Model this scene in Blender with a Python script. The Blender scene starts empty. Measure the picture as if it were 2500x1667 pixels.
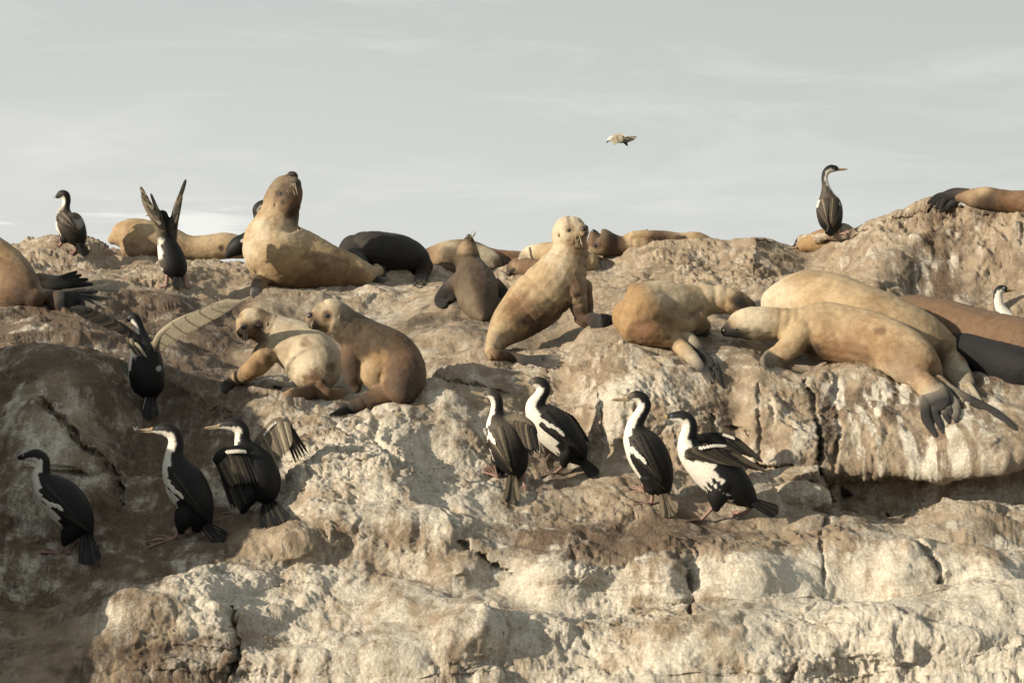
import bpy, bmesh, math, random
import numpy as np
from mathutils import Vector, Matrix
from mathutils.bvhtree import BVHTree
from mathutils.kdtree import KDTree

# ------------------------------------------------------------------ camera
W0, H0 = 2500.0, 1667.0
F = 5280.0                      # focal length in photo pixels
HOR = 1100.0                    # row of the horizon
PITCH = math.atan((HOR - H0 / 2) / F)
scn = bpy.context.scene
COL = scn.collection
cam_d = bpy.data.cameras.new("camera")
cam_d.sensor_width = 36.0
cam_d.lens = 36.0 * F / W0
cam_d.clip_start = 0.1
cam_d.clip_end = 20000
cam = bpy.data.objects.new("camera", cam_d)
cam.location = (0, 0, 0)
cam.rotation_euler = (math.radians(90) + PITCH, 0, 0)
COL.objects.link(cam)
scn.camera = cam
cp, sp = math.cos(PITCH), math.sin(PITCH)

def P(u, v, d):
    """world point seen at photo pixel (u, v), d metres away along the view axis"""
    x = (u - W0 / 2) / F * d
    y = (H0 / 2 - v) / F * d
    return Vector((x, d * cp - y * sp, d * sp + y * cp))

def Pn(u, v, d):
    x = (u - W0 / 2) / F * d
    y = (H0 / 2 - v) / F * d
    return np.stack([x, d * cp - y * sp, d * sp + y * cp], -1)

def unP(p):
    d = p[..., 1] * cp + p[..., 2] * sp
    y = -p[..., 1] * sp + p[..., 2] * cp
    return W0 / 2 + p[..., 0] / d * F, H0 / 2 - y / d * F, d

# ------------------------------------------------------------------ light
SUN = Vector((-0.85, -0.44, 0.315)).normalized()      # towards the sun
SUN_E = math.asin(SUN.z)
sun_d = bpy.data.lights.new("sun", 'SUN')
sun_d.energy = 5.0
sun_d.angle = math.radians(0.55)
sun_d.color = (1.0, 0.86, 0.655)
sun = bpy.data.objects.new("sun", sun_d)
sun.rotation_euler = SUN.to_track_quat('Z', 'Y').to_euler()
sun.location = (-6, -3, 8)
COL.objects.link(sun)

world = bpy.data.worlds.new("World")
scn.world = world
world.use_nodes = True
nt = world.node_tree
nt.nodes.clear()
N = nt.nodes.new
sky = N('ShaderNodeTexSky')
sky.sky_type = 'NISHITA'
sky.sun_disc = False
sky.sun_elevation = SUN_E
sky.sun_rotation = math.atan2(SUN.x, SUN.y)
sky.air_density = 1.0
sky.dust_density = 2.5
sky.ozone_density = 1.0
hs = N('ShaderNodeHueSaturation')
hs.inputs['Saturation'].default_value = 0.16
hs.inputs['Value'].default_value = 1.0
nt.links.new(sky.outputs[0], hs.inputs['Color'])
# thin high overcast veil that evens the sky and carries a few wisps of cloud
tc = N('ShaderNodeTexCoord')
mp = N('ShaderNodeMapping')
mp.inputs['Rotation'].default_value = (0, math.radians(-14), 0)
mp.inputs['Scale'].default_value = (3.0, 3.0, 16.0)
nt.links.new(tc.outputs['Generated'], mp.inputs['Vector'])
nz = N('ShaderNodeTexNoise')
nz.inputs['Scale'].default_value = 2.2
nz.inputs['Detail'].default_value = 9
nz.inputs['Roughness'].default_value = 0.62
nz.inputs['Distortion'].default_value = 0.7
nt.links.new(mp.outputs[0], nz.inputs['Vector'])
rmp = N('ShaderNodeMapRange')
rmp.inputs['From Min'].default_value = 0.50
rmp.inputs['From Max'].default_value = 0.80
rmp.inputs['To Min'].default_value = 0.0
rmp.inputs['To Max'].default_value = 0.55
nt.links.new(nz.outputs['Fac'], rmp.inputs['Value'])
sxyz = N('ShaderNodeSeparateXYZ')
nt.links.new(tc.outputs['Generated'], sxyz.inputs[0])
def rr(src, a, b, lo, hi):
    n = N('ShaderNodeMapRange'); n.interpolation_type = 'SMOOTHSTEP'
    for k, x in zip(('From Min', 'From Max', 'To Min', 'To Max'), (a, b, lo, hi)): n.inputs[k].default_value = x
    nt.links.new(src, n.inputs['Value']); return n.outputs[0]
vcol = N('ShaderNodeMix'); vcol.data_type = 'RGBA'        # haze band low down, clearer air above
vcol.inputs[6].default_value = (8.4, 8.4, 7.95, 1)
vcol.inputs[7].default_value = (5.95, 6.25, 6.0, 1)
nt.links.new(rr(sxyz.outputs[2], .02, .26, 0, 1), vcol.inputs[0])
glow = N('ShaderNodeMix'); glow.data_type = 'RGBA'; glow.blend_type = 'MULTIPLY'
glow.inputs[7].default_value = (.85, .88, .865, 1)
nt.links.new(rr(sxyz.outputs[0], -.20, .34, 0, 1), glow.inputs[0])
nt.links.new(vcol.outputs[2], glow.inputs[6])
veil = N('ShaderNodeMix'); veil.data_type = 'RGBA'
veil.inputs[0].default_value = 0.72
nt.links.new(hs.outputs[0], veil.inputs[6])
nt.links.new(glow.outputs[2], veil.inputs[7])
cl = N('ShaderNodeMix'); cl.data_type = 'RGBA'
cl.inputs[7].default_value = (7.9, 7.85, 7.5, 1)
nt.links.new(rmp.outputs[0], cl.inputs[0])
nt.links.new(veil.outputs[2], cl.inputs[6])
mp2 = N('ShaderNodeMapping'); mp2.inputs['Scale'].default_value = (7, 7, 75)
nt.links.new(tc.outputs['Generated'], mp2.inputs['Vector'])
nz2 = N('ShaderNodeTexNoise'); nz2.inputs['Scale'].default_value = 1.6; nz2.inputs['Detail'].default_value = 6
nt.links.new(mp2.outputs[0], nz2.inputs['Vector'])
def mul(a, b):
    n = N('ShaderNodeMath'); n.operation = 'MULTIPLY'; nt.links.new(a, n.inputs[0]); nt.links.new(b, n.inputs[1]); return n.outputs[0]
band = mul(mul(rr(sxyz.outputs[2], .080, .100, 0, 1), rr(sxyz.outputs[2], .122, .104, 0, 1)), rr(sxyz.outputs[0], -.10, -.14, 0, 1))
cl2 = N('ShaderNodeMix'); cl2.data_type = 'RGBA'; cl2.inputs[7].default_value = (9.6, 9.5, 9.0, 1)
nt.links.new(mul(band, rr(nz2.outputs['Fac'],   .50, .62, 0, .6)), cl2.inputs[0]); nt.links.new(cl.outputs[2], cl2.inputs[6])
bg = N('ShaderNodeBackground')
bg.inputs['Strength'].default_value = 0.071
nt.links.new(cl2.outputs[2], bg.inputs['Color'])
wo = N('ShaderNodeOutputWorld')
nt.links.new(bg.outputs[0], wo.inputs['Surface'])

scn.view_settings.view_transform = 'Standard'
scn.view_settings.look = 'None'
scn.view_settings.exposure = 0.62
scn.view_settings.gamma = 1.0
scn.render.engine = 'CYCLES'
scn.cycles.use_denoising = True
scn.cycles.max_bounces = 5

# ------------------------------------------------------------------ numpy noise
_rng = np.random.RandomState(7)
_perm = _rng.permutation(256)
_perm = np.concatenate([_perm, _perm, _perm])
_grad = _rng.normal(size=(256, 3)); _grad /= np.linalg.norm(_grad, axis=1)[:, None]
_cell = _rng.rand(256, 3)

def perlin(p):
    i = np.floor(p).astype(np.int64)
    f = p - i
    i &= 255
    w = f * f * f * (f * (f * 6 - 15) + 10)
    out = 0
    for dx in (0, 1):
        wx = w[:, 0] if dx else 1 - w[:, 0]
        for dy in (0, 1):
            wy = w[:, 1] if dy else 1 - w[:, 1]
            for dz in (0, 1):
                wz = w[:, 2] if dz else 1 - w[:, 2]
                h = _perm[_perm[_perm[(i[:, 0] + dx) & 255] + ((i[:, 1] + dy) & 255)] + ((i[:, 2] + dz) & 255)]
                g = _grad[h]
                out = out + wx * wy * wz * (g[:, 0] * (f[:, 0] - dx) + g[:, 1] * (f[:, 1] - dy) + g[:, 2] * (f[:, 2] - dz))
    return out * 1.5

def fbm(p, octs=4, gain=0.5, lac=2.03, mode=0):
    a, s, out = 1.0, 1.0, 0
    for k in range(octs):
        n = perlin(p * s + 17.3 * k)
        if mode == 1:
            n = np.abs(n) * 2 - 0.5      # billow: puffy with creases
        elif mode == 2:
            n = 0.5 - np.abs(n) * 2      # ridged
        out = out + a * n
        a *= gain; s *= lac
    return out

def worley(p):
    i = np.floor(p).astype(np.int64)
    f = p - i
    f1 = np.full(len(p), 9.0); f2 = np.full(len(p), 9.0); hid = np.zeros(len(p), np.int64); vec = np.zeros((len(p), 3))
    for dx in (-1, 0, 1):
        for dy in (-1, 0, 1):
            for dz in (-1, 0, 1):
                h = _perm[_perm[_perm[(i[:, 0] + dx) & 255] + ((i[:, 1] + dy) & 255)] + ((i[:, 2] + dz) & 255)]
                c = _cell[h] + np.array([dx, dy, dz]) - f
                q = (c * c).sum(1)
                m = q < f1
                f2 = np.where(m, f1, np.minimum(f2, q))
                hid = np.where(m, h, hid); vec = np.where(m[:, None], c, vec)
                f1 = np.where(m, q, f1)
    return np.sqrt(f1), np.sqrt(f2), hid, vec

def smooth(a, b, x):
    t = np.clip((x - a) / (b - a), 0, 1)
    return t * t * (3 - 2 * t)

# ------------------------------------------------------------------ rock surface: strata lines (u, v, depth)
L = []
L.append([(-900,570,21),(-200,590,21),(0,595,21),(110,583,21),(200,591,21),(290,628,20.6),(340,620,20.5),(450,622,20.3),(600,624,20),
          (800,640,20),(1000,655,20),(1150,665,19.8),(1300,650,19.2),(1444,630,18.2),(1507,611,18.1),(1549,599,18.0),(1654,586,17.9),(1731,577,17.8),
          (1800,563,17.7),(1850,557,17.6),(1900,570,17.8),(1928,583,17.8),(1974,588,17.8),(2010,577,17.6),(2068,558,17.4),(2110,533,17.2),(2140,517,17.1),
          (2193,496,17.0),(2257,487,16.9),(2300,492,16.8),(2380,505,16.7),(2500,517,16.6),(3400,520,16.5)])
L.append([(-900,700,18.2),(0,715,17.9),(200,698,18),(430,708,17.65),(560,742,17.9),(700,735,18.1),(900,742,18.0),(1100,752,17.5),(1300,765,16.7),
          (1450,755,16.2),(1650,745,16.2),(1850,755,16.1),(2100,770,16.0),(2300,775,15.9),(2500,800,15.7),(3400,820,15.5)])
L.append([(-900,830,15.3),(0,815,15.2),(150,835,15.1),(300,870,14.9),(430,930,14.4),(560,985,14.0),(700,1003,13.8),(850,1008,13.75),(1000,985,13.8),(1070,925,14.2),
          (1150,898,14.5),(1250,905,14.5),(1370,900,14.5),(1430,842,14.4),(1520,826,14.3),(1620,845,14.25),(1700,880,14.15),(1850,893,14.1),(1960,925,14.1),
          (2080,900,14.2),(2250,928,14.1),(2400,962,13.9),(2500,1003,13.7),(2800,1040,13.6),(3400,1060,13.6)])
L.append([(-900,1130,13.4),(0,1130,13.3),(200,1150,13.2),(350,1150,13.5),(480,1140,13.4),(650,1120,13.3),(800,1110,13.15),(1000,1120,13.1),(1100,1120,13.3),(1200,1110,13.6),
          (1300,1115,13.75),(1450,1120,13.75),(1600,1130,13.7),(1750,1135,13.65),(1870,1145,13.6),(2000,1150,13.55),(2100,1152,13.55),(2300,1156,13.5),
          (2380,1140,13.5),(2500,1122,13.4),(3400,1120,13.3)])
L.append([(-900,1140,13.38),(0,1140,13.25),(350,1160,13.45),(650,1130,13.28),(1000,1132,13.05),(1200,1120,13.55),(1450,1130,13.7),(1700,1143,13.6),(1990,1160,13.6),(2045,1164,13.85),
          (2300,1168,13.88),(2380,1152,13.88),(2500,1134,13.8),(3400,1132,13.7)])
L.append([(-900,1330,12.5),(0,1345,12.35),(200,1345,12.35),(400,1325,12.5),(560,1290,12.75),(700,1250,12.75),(850,1230,12.65),(1000,1235,12.65),(1150,1230,12.8),(1300,1215,12.9),
          (1500,1235,12.9),(1700,1240,12.9),(1850,1240,12.95),(1990,1262,13.2),(2050,1264,13.7),(2100,1264,13.78),(2250,1258,13.8),(2330,1242,13.8),(2500,1228,13.75),(3400,1225,13.7)])
L.append([(-900,1420,12.0),(0,1440,11.95),(240,1450,11.95),(460,1438,12.0),(580,1390,12.2),(700,1338,12.4),(950,1335,12.4),(1100,1352,12.3),(1250,1372,12.2),(1500,1383,12.15),
          (1680,1365,12.2),(1760,1325,12.4),(2000,1310,12.5),(2250,1330,12.4),(2500,1340,12.4),(3400,1340,12.4)])
L.append([(-900,1500,11.8),(0,1505,11.8),(460,1500,11.8),(700,1450,12.2),(1000,1440,12.2),(1250,1465,12.05),(1500,1475,12.0),(1680,1485,12.0),(2000,1480,12.1),
          (2300,1468,12.1),(2500,1430,12.15),(3400,1430,12.1)])
L.append([(-900,1545,11.5),(0,1560,11.5),(500,1570,11.4),(750,1590,11.35),(1060,1562,11.6),(1300,1545,11.65),(1600,1575,11.45),(1900,1562,11.5),(2080,1535,11.6),
          (2300,1500,11.75),(2500,1462,11.8),(3400,1450,11.8)])
L.append([(-900,1650,11.3),(0,1650,11.35),(500,1655,11.3),(1060,1670,11.4),(1600,1680,11.25),(2100,1640,11.4),(2500,1600,11.5),(3400,1600,11.5)])
L.append([(-900,1900,10.5),(3400,1900,10.5)])
L.append([(-900,2600,9.3),(3400,2600,9.3)])
# back side: (v offset from skyline, depth offset)
back = [(1000, 9.0), (420, 5.5), (120, 2.4), (28, 0.8)]

us = np.concatenate([np.arange(-900, -60, 12), np.arange(-60, 2560, 2.9), np.arange(2560, 3401, 12)])
lines = []
def li(pts, k):
    a = np.array(pts, float)
    y = np.interp(us, a[:, 0], a[:, k])
    # smooth horizontally so the break points do not show
    n = 9
    ker = np.hanning(2 * n + 1); ker /= ker.sum()
    return np.convolve(np.pad(y, n, mode='edge'), ker, 'valid')
sky_v, sky_d = li(L[0], 1), li(L[0], 2)
for dv, dd in back:
    lines.append((sky_v + dv, sky_d + dd))
for l in L:
    lines.append((li(l, 1), li(l, 2)))
nrows = [8, 10, 14, 14]                     # back rows
nb = len(back)
heights = [(lines[k + 1][0] - lines[k][0]).max() for k in range(nb, len(lines) - 1)]
for k, h in enumerate(heights):
    nrows.append(max(3, int(h / 3.4)) if k < len(heights) - 2 else (30 if k == len(heights) - 2 else 14))
rows_v, rows_d, rows_s = [], [], []
for k in range(len(lines) - 1):
    n = nrows[k]
    for j in range(n + (1 if k == len(lines) - 2 else 0)):
        t = j / n
        rows_v.append(lines[k][0] * (1 - t) + lines[k + 1][0] * t)
        rows_d.append(lines[k][1] * (1 - t) + lines[k + 1][1] * t)
        rows_s.append(k - nb + t)
V = np.array(rows_v); D = np.array(rows_d); S = np.array(rows_s)
# soften along rows (rounds the lips)
def blur_rows(A, n):
    ker = np.hanning(2 * n + 3)[1:-1]; ker /= ker.sum()
    pad = np.pad(A, ((n, n), (0, 0)), mode='edge')
    out = sum(ker[i] * pad[i:i + A.shape[0]] for i in range(2 * n + 1))
    return out
i0 = int(np.argmax(S >= 0.12)); 
Dm = blur_rows(D, 5)
D = np.where((S > 0.12)[:, None], Dm, D)
U = np.broadcast_to(us, V.shape).copy()

# local features: (u, v, ru, rv, push towards camera in m, power)
BL = [ (330,1500,70,30,.10),(470,1495,110,55,.16),(540,1520,55,60,.05),(120,1020,130,190,.42),(90,900,120,60,.12),
       (640,1345,90,26,.06),(720,1330,45,22,.05),(1120,1395,60,30,.14),(880,1130,170,110,.16),(1000,1250,110,70,.10),
       (770,1185,70,60,.10),(1350,1250,190,45,.10),(1560,1300,200,40,.08),(1480,980,60,110,.14),(1620,980,90,110,.16),
       (1940,1040,62,110,.16),(1840,1030,60,90,.05),(1795,1010,30,100,-.08),(2200,1040,190,90,.12),(2380,1070,90,70,.16),
       (1400,1050,50,60,-.18),(1160,1050,60,70,-.10),(1650,1180,70,30,-.06),(1830,1400,100,70,.18),(2180,1400,130,60,.15),(2080,1420,60,60,-.10),
       (1360,1400,110,45,.14),(1620,1400,60,50,.13),(2240,1560,160,50,.20),(2420,1500,120,50,.12),(1950,1600,200,40,.12),
       (1480,1560,120,60,-.12),(1130,1560,60,60,.15),(960,1600,110,50,.12),(380,1120,130,130,-.34),(480,850,110,60,-.10),
       (360,760,120,40,-.12),(1700,620,200,40,.10),(2020,640,60,70,-.32),(2120,660,120,90,.16),(2330,620,160,110,-.12),
       (700,900,60,30,.05),(560,640,80,30,.15),(345,640,55,22,.16),(560,680,60,25,.10),(430,1005,60,90,-.2),
       (1045,1060,60,110,-.14),(960,1040,70,60,.08),(600,1180,60,90,-.10),(1230,1400,70,120,-.12),(840,1440,120,50,.10),(1000,1480,80,40,.08),(690,1560,80,30,-.1),
       (1690,1400,22,60,-.12),(2440,1400,90,50,.12),(2330,1420,70,60,-.08)]
for (bu, bv, ru, rv, a) in BL:
    q = ((U - bu) / ru) ** 2 + ((V - bv) / rv) ** 2
    m = (S > 0.02)[:, None] & (q < 9)
    D = D - np.where(m, a * np.exp(-q * 0.8), 0)
# cracks: polylines (pts, half width px, depth m)
CR = [([(1965,925),(1990,960),(2000,1060),(2003,1150),(2018,1200),(2015,1290)], 5, .09),
      ([(2035,930),(2048,1050),(2035,1140)], 5, .04),
      ([(1675,1375),(1682,1420),(1690,1470),(1686,1540)], 4.5, .10),
      ([(2005,1310),(2012,1400),(2006,1470)], 4.5, .05),
      ([(1310,962),(1400,985),(1480,1000),(1540,998),(1620,1008)], 4, .012),  # hardly cut in; its dark colour stands for a thin shadow line
      ([(1050,925),(1150,945),(1240,960)], 5, .05),
      ([(1775,1040),(1810,1043),(1830,1060)], 4, .07),
      ([(560,1500),(580,1560),(575,1620),(560,1650)], 7, .12),
      
      ([(1850,1140),(1920,1145),(1985,1155)], 5, .1),
      ([(940,1000),(985,1010),(1005,1040),(1020,1062)], 2.5, .03),
      ([(1120,1330),(1190,1370),(1250,1395)], 5, .08),
      ([(1450,915),(1462,990),(1470,1070)], 3, .05),
      ([(1740,1010),(1745,1080)], 5, .06),([(1852,935),(1856,1120)], 5, .035),
      ([(2230,1330),(2280,1380),(2290,1430)], 6, .06),
      ([(2035,1180),(2130,1250),(2200,1268)], 6, .08),([(120,760),(300,800),(480,830)], 5, .05),
      ([(100,1000),(180,1090),(270,1160),(290,1240)], 9, .10)]
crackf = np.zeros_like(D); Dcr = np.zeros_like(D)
for pts, wpx, dep in CR:
    wpx = max(wpx, 4.2)
    best = np.full(D.shape, 1e9)
    um, uM = min(p[0] for p in pts) - 60, max(p[0] for p in pts) + 60
    cs = np.where((us > um) & (us < uM))[0]
    Uc, Vc = U[:, cs], V[:, cs]
    jit = perlin(np.stack([Uc.ravel() / 23, Vc.ravel() / 23, np.zeros(Uc.size) + wpx], -1)).reshape(Uc.shape) * wpx * 1.6
    jit += perlin(np.stack([Uc.ravel() / 7, Vc.ravel() / 7, np.zeros(Uc.size) + wpx], -1)).reshape(Uc.shape) * wpx * .8
    b = best[:, cs]
    for (x0, y0), (x1, y1) in zip(pts[:-1], pts[1:]):
        dx, dy = x1 - x0, y1 - y0
        t = np.clip(((Uc - x0) * dx + (Vc - y0) * dy) / (dx * dx + dy * dy), 0, 1)
        b = np.minimum(b, np.hypot(Uc - x0 - t * dx, Vc - y0 - t * dy))
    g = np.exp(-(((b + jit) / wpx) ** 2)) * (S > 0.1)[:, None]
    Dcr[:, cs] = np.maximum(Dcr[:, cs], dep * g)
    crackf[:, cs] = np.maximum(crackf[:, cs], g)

def ground(u, v):
    """smooth depth of the rock under a photo pixel"""
    i = int(np.clip(np.searchsorted(us, u), 0, len(us) - 1))
    m = S >= 0
    return float(np.interp(v, V[m, i], D[m, i]))

base = Pn(U.ravel(), V.ravel(), D.ravel())
nR, nC = V.shape
G = base.reshape(nR, nC, 3)
def normals(G):
    du = np.gradient(G, axis=1); dv = np.gradient(G, axis=0)
    n = np.cross(dv, du)
    n /= np.linalg.norm(n, axis=2, keepdims=True) + 1e-12
    return n
Nn = normals(G)
flip = np.sign((Nn * (-G)).sum(2).mean())
Nn = Nn * flip
Ss = np.broadcast_to(S[:, None], V.shape)
# how rough the rock is: worn smooth where the animals lie, rough on faces
rough = np.ones_like(D) * 0.9
rough = np.where((Ss > 1) & (Ss < 1.95), 0.42, rough)
rough = np.where((Ss > 4.6) & (Ss < 5.6), 0.6, rough)
rough = np.where((Ss > 2) & (Ss < 3), 0.8, rough)
rough = np.where((Ss > 0) & (Ss < 1), np.where(U > 1380, 1.0, 0.8), rough)
rough *= 1 - 0.75 * smooth(0, 1, 1 - np.hypot((U - 1080) / 420, (V - 790) / 130))
rough *= 1 - 0.45 * smooth(0, 1, 1 - np.hypot((U - 250) / 330, (V - 980) / 330))
rough *= 1 - 0.6 * ((Ss > 4) & (Ss < 5) & (U > 2020))
rough *= 1 - 0.65 * ((Ss > 2) & (Ss < 3) & (U > 2050)) - .3 * ((Ss > 2) & (Ss < 3) & (U > 1740) & (U < 1990))
rough *= 1 - 0.4 * ((Ss > 6.1) & (Ss < 8.6))
rough = blur_rows(rough, 6).ravel()
pp = base
patch = smooth(-.25, .45, fbm(pp * 1.1 + 60, 3) + .25 * fbm(pp * 4 + 11, 2))
rough = rough * (.22 + .78 * patch)
zone = (smooth(4.6, 5.4, Ss)).ravel()
wrp = np.stack([perlin(pp * 2.1 + 5), perlin(pp * 2.1 + 31), perlin(pp * 2.1 + 77)], -1)
pw = pp + wrp * 0.16
wr2 = np.stack([perlin(pp * 9 + 5), perlin(pp * 9 + 31), perlin(pp * 9 + 77)], -1)
pw2 = pp + wr2 * 0.03
dis = fbm(pp * 0.9, 2) * 0.13
dis += fbm(pw * 2.1, 3, mode=1) * 0.020 + fbm(pw * 3.1 + 50, 3) * .03
dis += fbm(pw * np.array([7.0, 7.0, 7.0]), 4, .55) * 0.026 * rough
f1, f2, hid, vc = worley(pw * np.array([2.3, 2.3, 3.0]) + 4)
dis += (_grad[hid] * vc).sum(1) * 0.075 * (.15 + .85 * rough) * smooth(0, .12, f2 - f1) - smooth(.10, .0, f2 - f1) * .02 * rough
f1, f2, hid, vc = worley(pw2 * 7.0)
dis += (_grad[hid] * vc).sum(1) * 0.017 * rough
dis += (f2 - f1).clip(0, .3) * 0.022 * rough + (_cell[hid][:, 0] - .5) * 0.014 * rough * smooth(0, .15, f2 - f1)
f1b, f2b, hb, vb = worley(pw2 * 21 + 3)
dis += (_grad[hb] * vb).sum(1) * 0.017 * rough + (f2b - f1b).clip(0, .3) * 0.008 * rough
zz = pp[:, 2] + .16 * perlin(pp * np.array([.9, .9, .2])) + .05 * perlin(pp * 3.3) + pp[:, 0] * .06
for per, amp in ((.37, .045), (.145, .014)):
    tt = (zz / per) % 1.0
    dis += amp * (smooth(0, .75, tt) * (1 - smooth(.86, 1, tt)) - .45) * (.25 + .75 * zone) * (.5 + .5 * patch)
dis += perlin(pp * np.array([1.3, 1.3, 1.3]) + 70) * .06
dis += fbm(pw2 * 34, 3, .6, mode=2) * 0.0048 * rough
f1c, _, hc, _ = worley(pp * 13 + 9)                 # round pits
pit = smooth(.38, .15, f1c) * (_cell[hc][:, 1] > .62)
dis -= pit * 0.02 * rough
dis *= 1 - .5 * crackf.ravel()
fadeb = np.where(Ss < 0, np.clip(1 + Ss / 1.0, 0.3, 1), 1).ravel()
G2 = (base + Nn.reshape(-1, 3) * (dis * fadeb)[:, None]).reshape(nR, nC, 3)
# second fine pass along the new normals gives small overhangs
N2 = normals(G2) * flip
fine = fbm(G2.reshape(-1, 3) * 16 + 40, 4, .6) * 0.0105 * rough
fine += fbm(G2.reshape(-1, 3) * np.array([40, 40, 30]), 2, .6) * 0.004 * rough
fa, fb, hf, vf = worley(G2.reshape(-1, 3) * 38)
fine += (_grad[hf] * vf).sum(1) * 0.0065 * rough
fine *= (.35 + .65 * rough) / np.maximum(rough, .2) * (1 - .8 * crackf.ravel())
G2 = G2 + (N2.reshape(-1, 3) * fine[:, None]).reshape(nR, nC, 3)
G2 = G2 + np.array([0, cp, sp]) * Dcr[..., None] * 1.15
cavity = (fbm(pw * 2.6, 3, mode=1))

me = bpy.data.meshes.new("rocky_terrain")
idx = np.arange(nR * nC).reshape(nR, nC)
q = np.stack([idx[:-1, :-1], idx[1:, :-1], idx[1:, 1:], idx[:-1, 1:]], -1).reshape(-1, 4)
if flip > 0: pass
me.vertices.add(nR * nC)
me.vertices.foreach_set("co", G2.reshape(-1).astype(np.float32))
me.loops.add(q.size)
me.loops.foreach_set("vertex_index", q.reshape(-1).astype(np.int32))
me.polygons.add(len(q))
me.polygons.foreach_set("loop_start", (np.arange(len(q)) * 4).astype(np.int32))
me.polygons.foreach_set("use_smooth", np.ones(len(q), bool))
me.update(calc_edges=True)

# ---- stains, painted light and shade: R guano (white), G brown mud, B dark tone
def blob(u, v, ru, rv):
    return np.exp(-(((U - u) / ru) ** 2 + ((V - v) / rv) ** 2))
pf = G2.reshape(-1, 3)
n1 = fbm(pf * 1.7 + 3, 4, .6).reshape(D.shape)
n2 = fbm(pf * 5.0 + 8, 4, .6).reshape(D.shape)
stk = fbm(np.stack([pf[:, 0] * 9, pf[:, 1] * 2.5, pf[:, 2] * 0.9], -1), 4, .6).reshape(D.shape)
guano = 0.22 + 0.85 * smooth(1290, 1420, V + 60 * n1) * smooth(900, 1750, U + 300 * n1)
guano += 0.55 * smooth(1330, 1450, V) * smooth(350, 700, U) * (1 - smooth(900, 1750, U))
guano += 0.75 * blob(930, 1130, 300, 170) + 0.4 * blob(1150, 1250, 130, 120) * 0.5
guano += 0.75 * blob(1560, 960, 150, 90) + 0.6 * blob(2330, 1230, 260, 60) + .5 * blob(930, 760, 90, 50)
s01 = smooth(-.08, .3, stk) * (1.25 - .75 * smooth(930, 1130, V))
guano += (-.15 + 1.5 * s01) * np.exp(-((U - 2230) / 210) ** 4) * smooth(915, 935, V) * (1 - smooth(1145, 1165, V))
guano += (0.35 + .8 * stk) * blob(1900, 1060, 120, 110)
guano += (1.6 * stk - .1) * blob(2350, 620, 160, 120) * .6 + (1.6 * stk) * blob(70, 950, 130, 120) * .7
guano += .5 * blob(120, 1120, 90, 130) + .35 * blob(60, 1360, 130, 50) + (.9 * stk + .2) * blob(2250, 1190, 160, 50) * .5
guano += .9 * blob(500, 1485, 110, 45) + .6 * blob(270, 1530, 60, 35) + .4 * blob(560, 1440, 130, 60)  # pale tops here stand for sunlight on the boulders
guano -= .8 * blob(1550, 1320, 260, 45) + .7 * blob(1750, 1560, 120, 160) * smooth(1450, 1500, V) * .6 + .5 * blob(1560, 1520, 120, 90)
guano += 0.45 * n2 + .25 * n1
mud_shade = 0.12 + 1.0 * blob(1540, 1300, 330, 75) + .55 * blob(1450, 1520, 170, 100) + .6 * blob(2300, 620, 190, 160) * smooth(2190, 2260, U)  # last term paints the shaded right side of the upper boulder
mud_shade += 1.0 * smooth(720, 500, U) * smooth(690, 760, V) * (1 - .75 * blob(140, 1100, 120, 160))
mud_shade += .55 * blob(1350, 1130, 120, 60) + .6 * blob(2450, 880, 200, 80) + .6 * blob(1800, 1000, 30, 90) + .9 * blob(2020, 1030, 24, 110)
mud_shade += .7 * blob(1745, 1000, 40, 60) + .3 * blob(1320, 980, 90, 60) + .5 * blob(2400, 1290, 200, 25) - .45 * smooth(1330, 1500, V) * smooth(560, 100, U)
mud_shade += .35 * np.exp(-((U - 2260) / 230) ** 4) * smooth(930, 960, V) * (1 - smooth(1145, 1165, V))
mud_shade += 0.5 * n1 + .25 * n2
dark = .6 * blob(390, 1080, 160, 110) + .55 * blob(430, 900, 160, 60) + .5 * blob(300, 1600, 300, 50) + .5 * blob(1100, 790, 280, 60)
dark += .15 * blob(2250, 1200, 260, 55) * smooth(2020, 2060, U) + .8 * blob(2012, 1060, 20, 120) + .4 * blob(1350, 770, 200, 70) + .55 * blob(2450, 930, 170, 60)  # first term paints shade on the recess wall under the ledge
dark += .5 * blob(1780, 790, 60, 30) + .35 * crackf + .5 * blob(2090, 1240, 60, 30) + .3 * blob(900, 800, 200, 90) + .5 * blob(150, 740, 200, 50)  # crack lines darkened in colour, one of them a painted shadow
mud_shade -= .8 * blob(500, 1490, 130, 60)
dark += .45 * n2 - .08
at = me.color_attributes.new("stain_shade", 'FLOAT_COLOR', 'POINT')
cc = np.stack([guano.clip(0, 1.2), mud_shade.clip(0, 1.2), dark.clip(0, 1), crackf], -1).reshape(-1, 4)
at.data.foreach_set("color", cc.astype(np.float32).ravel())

rock = bpy.data.objects.new("rocky_terrain", me)
rock["kind"] = "structure"
rock["label"] = "weathered guano-streaked rock slope with ledges and hollows"
COL.objects.link(rock)

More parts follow.
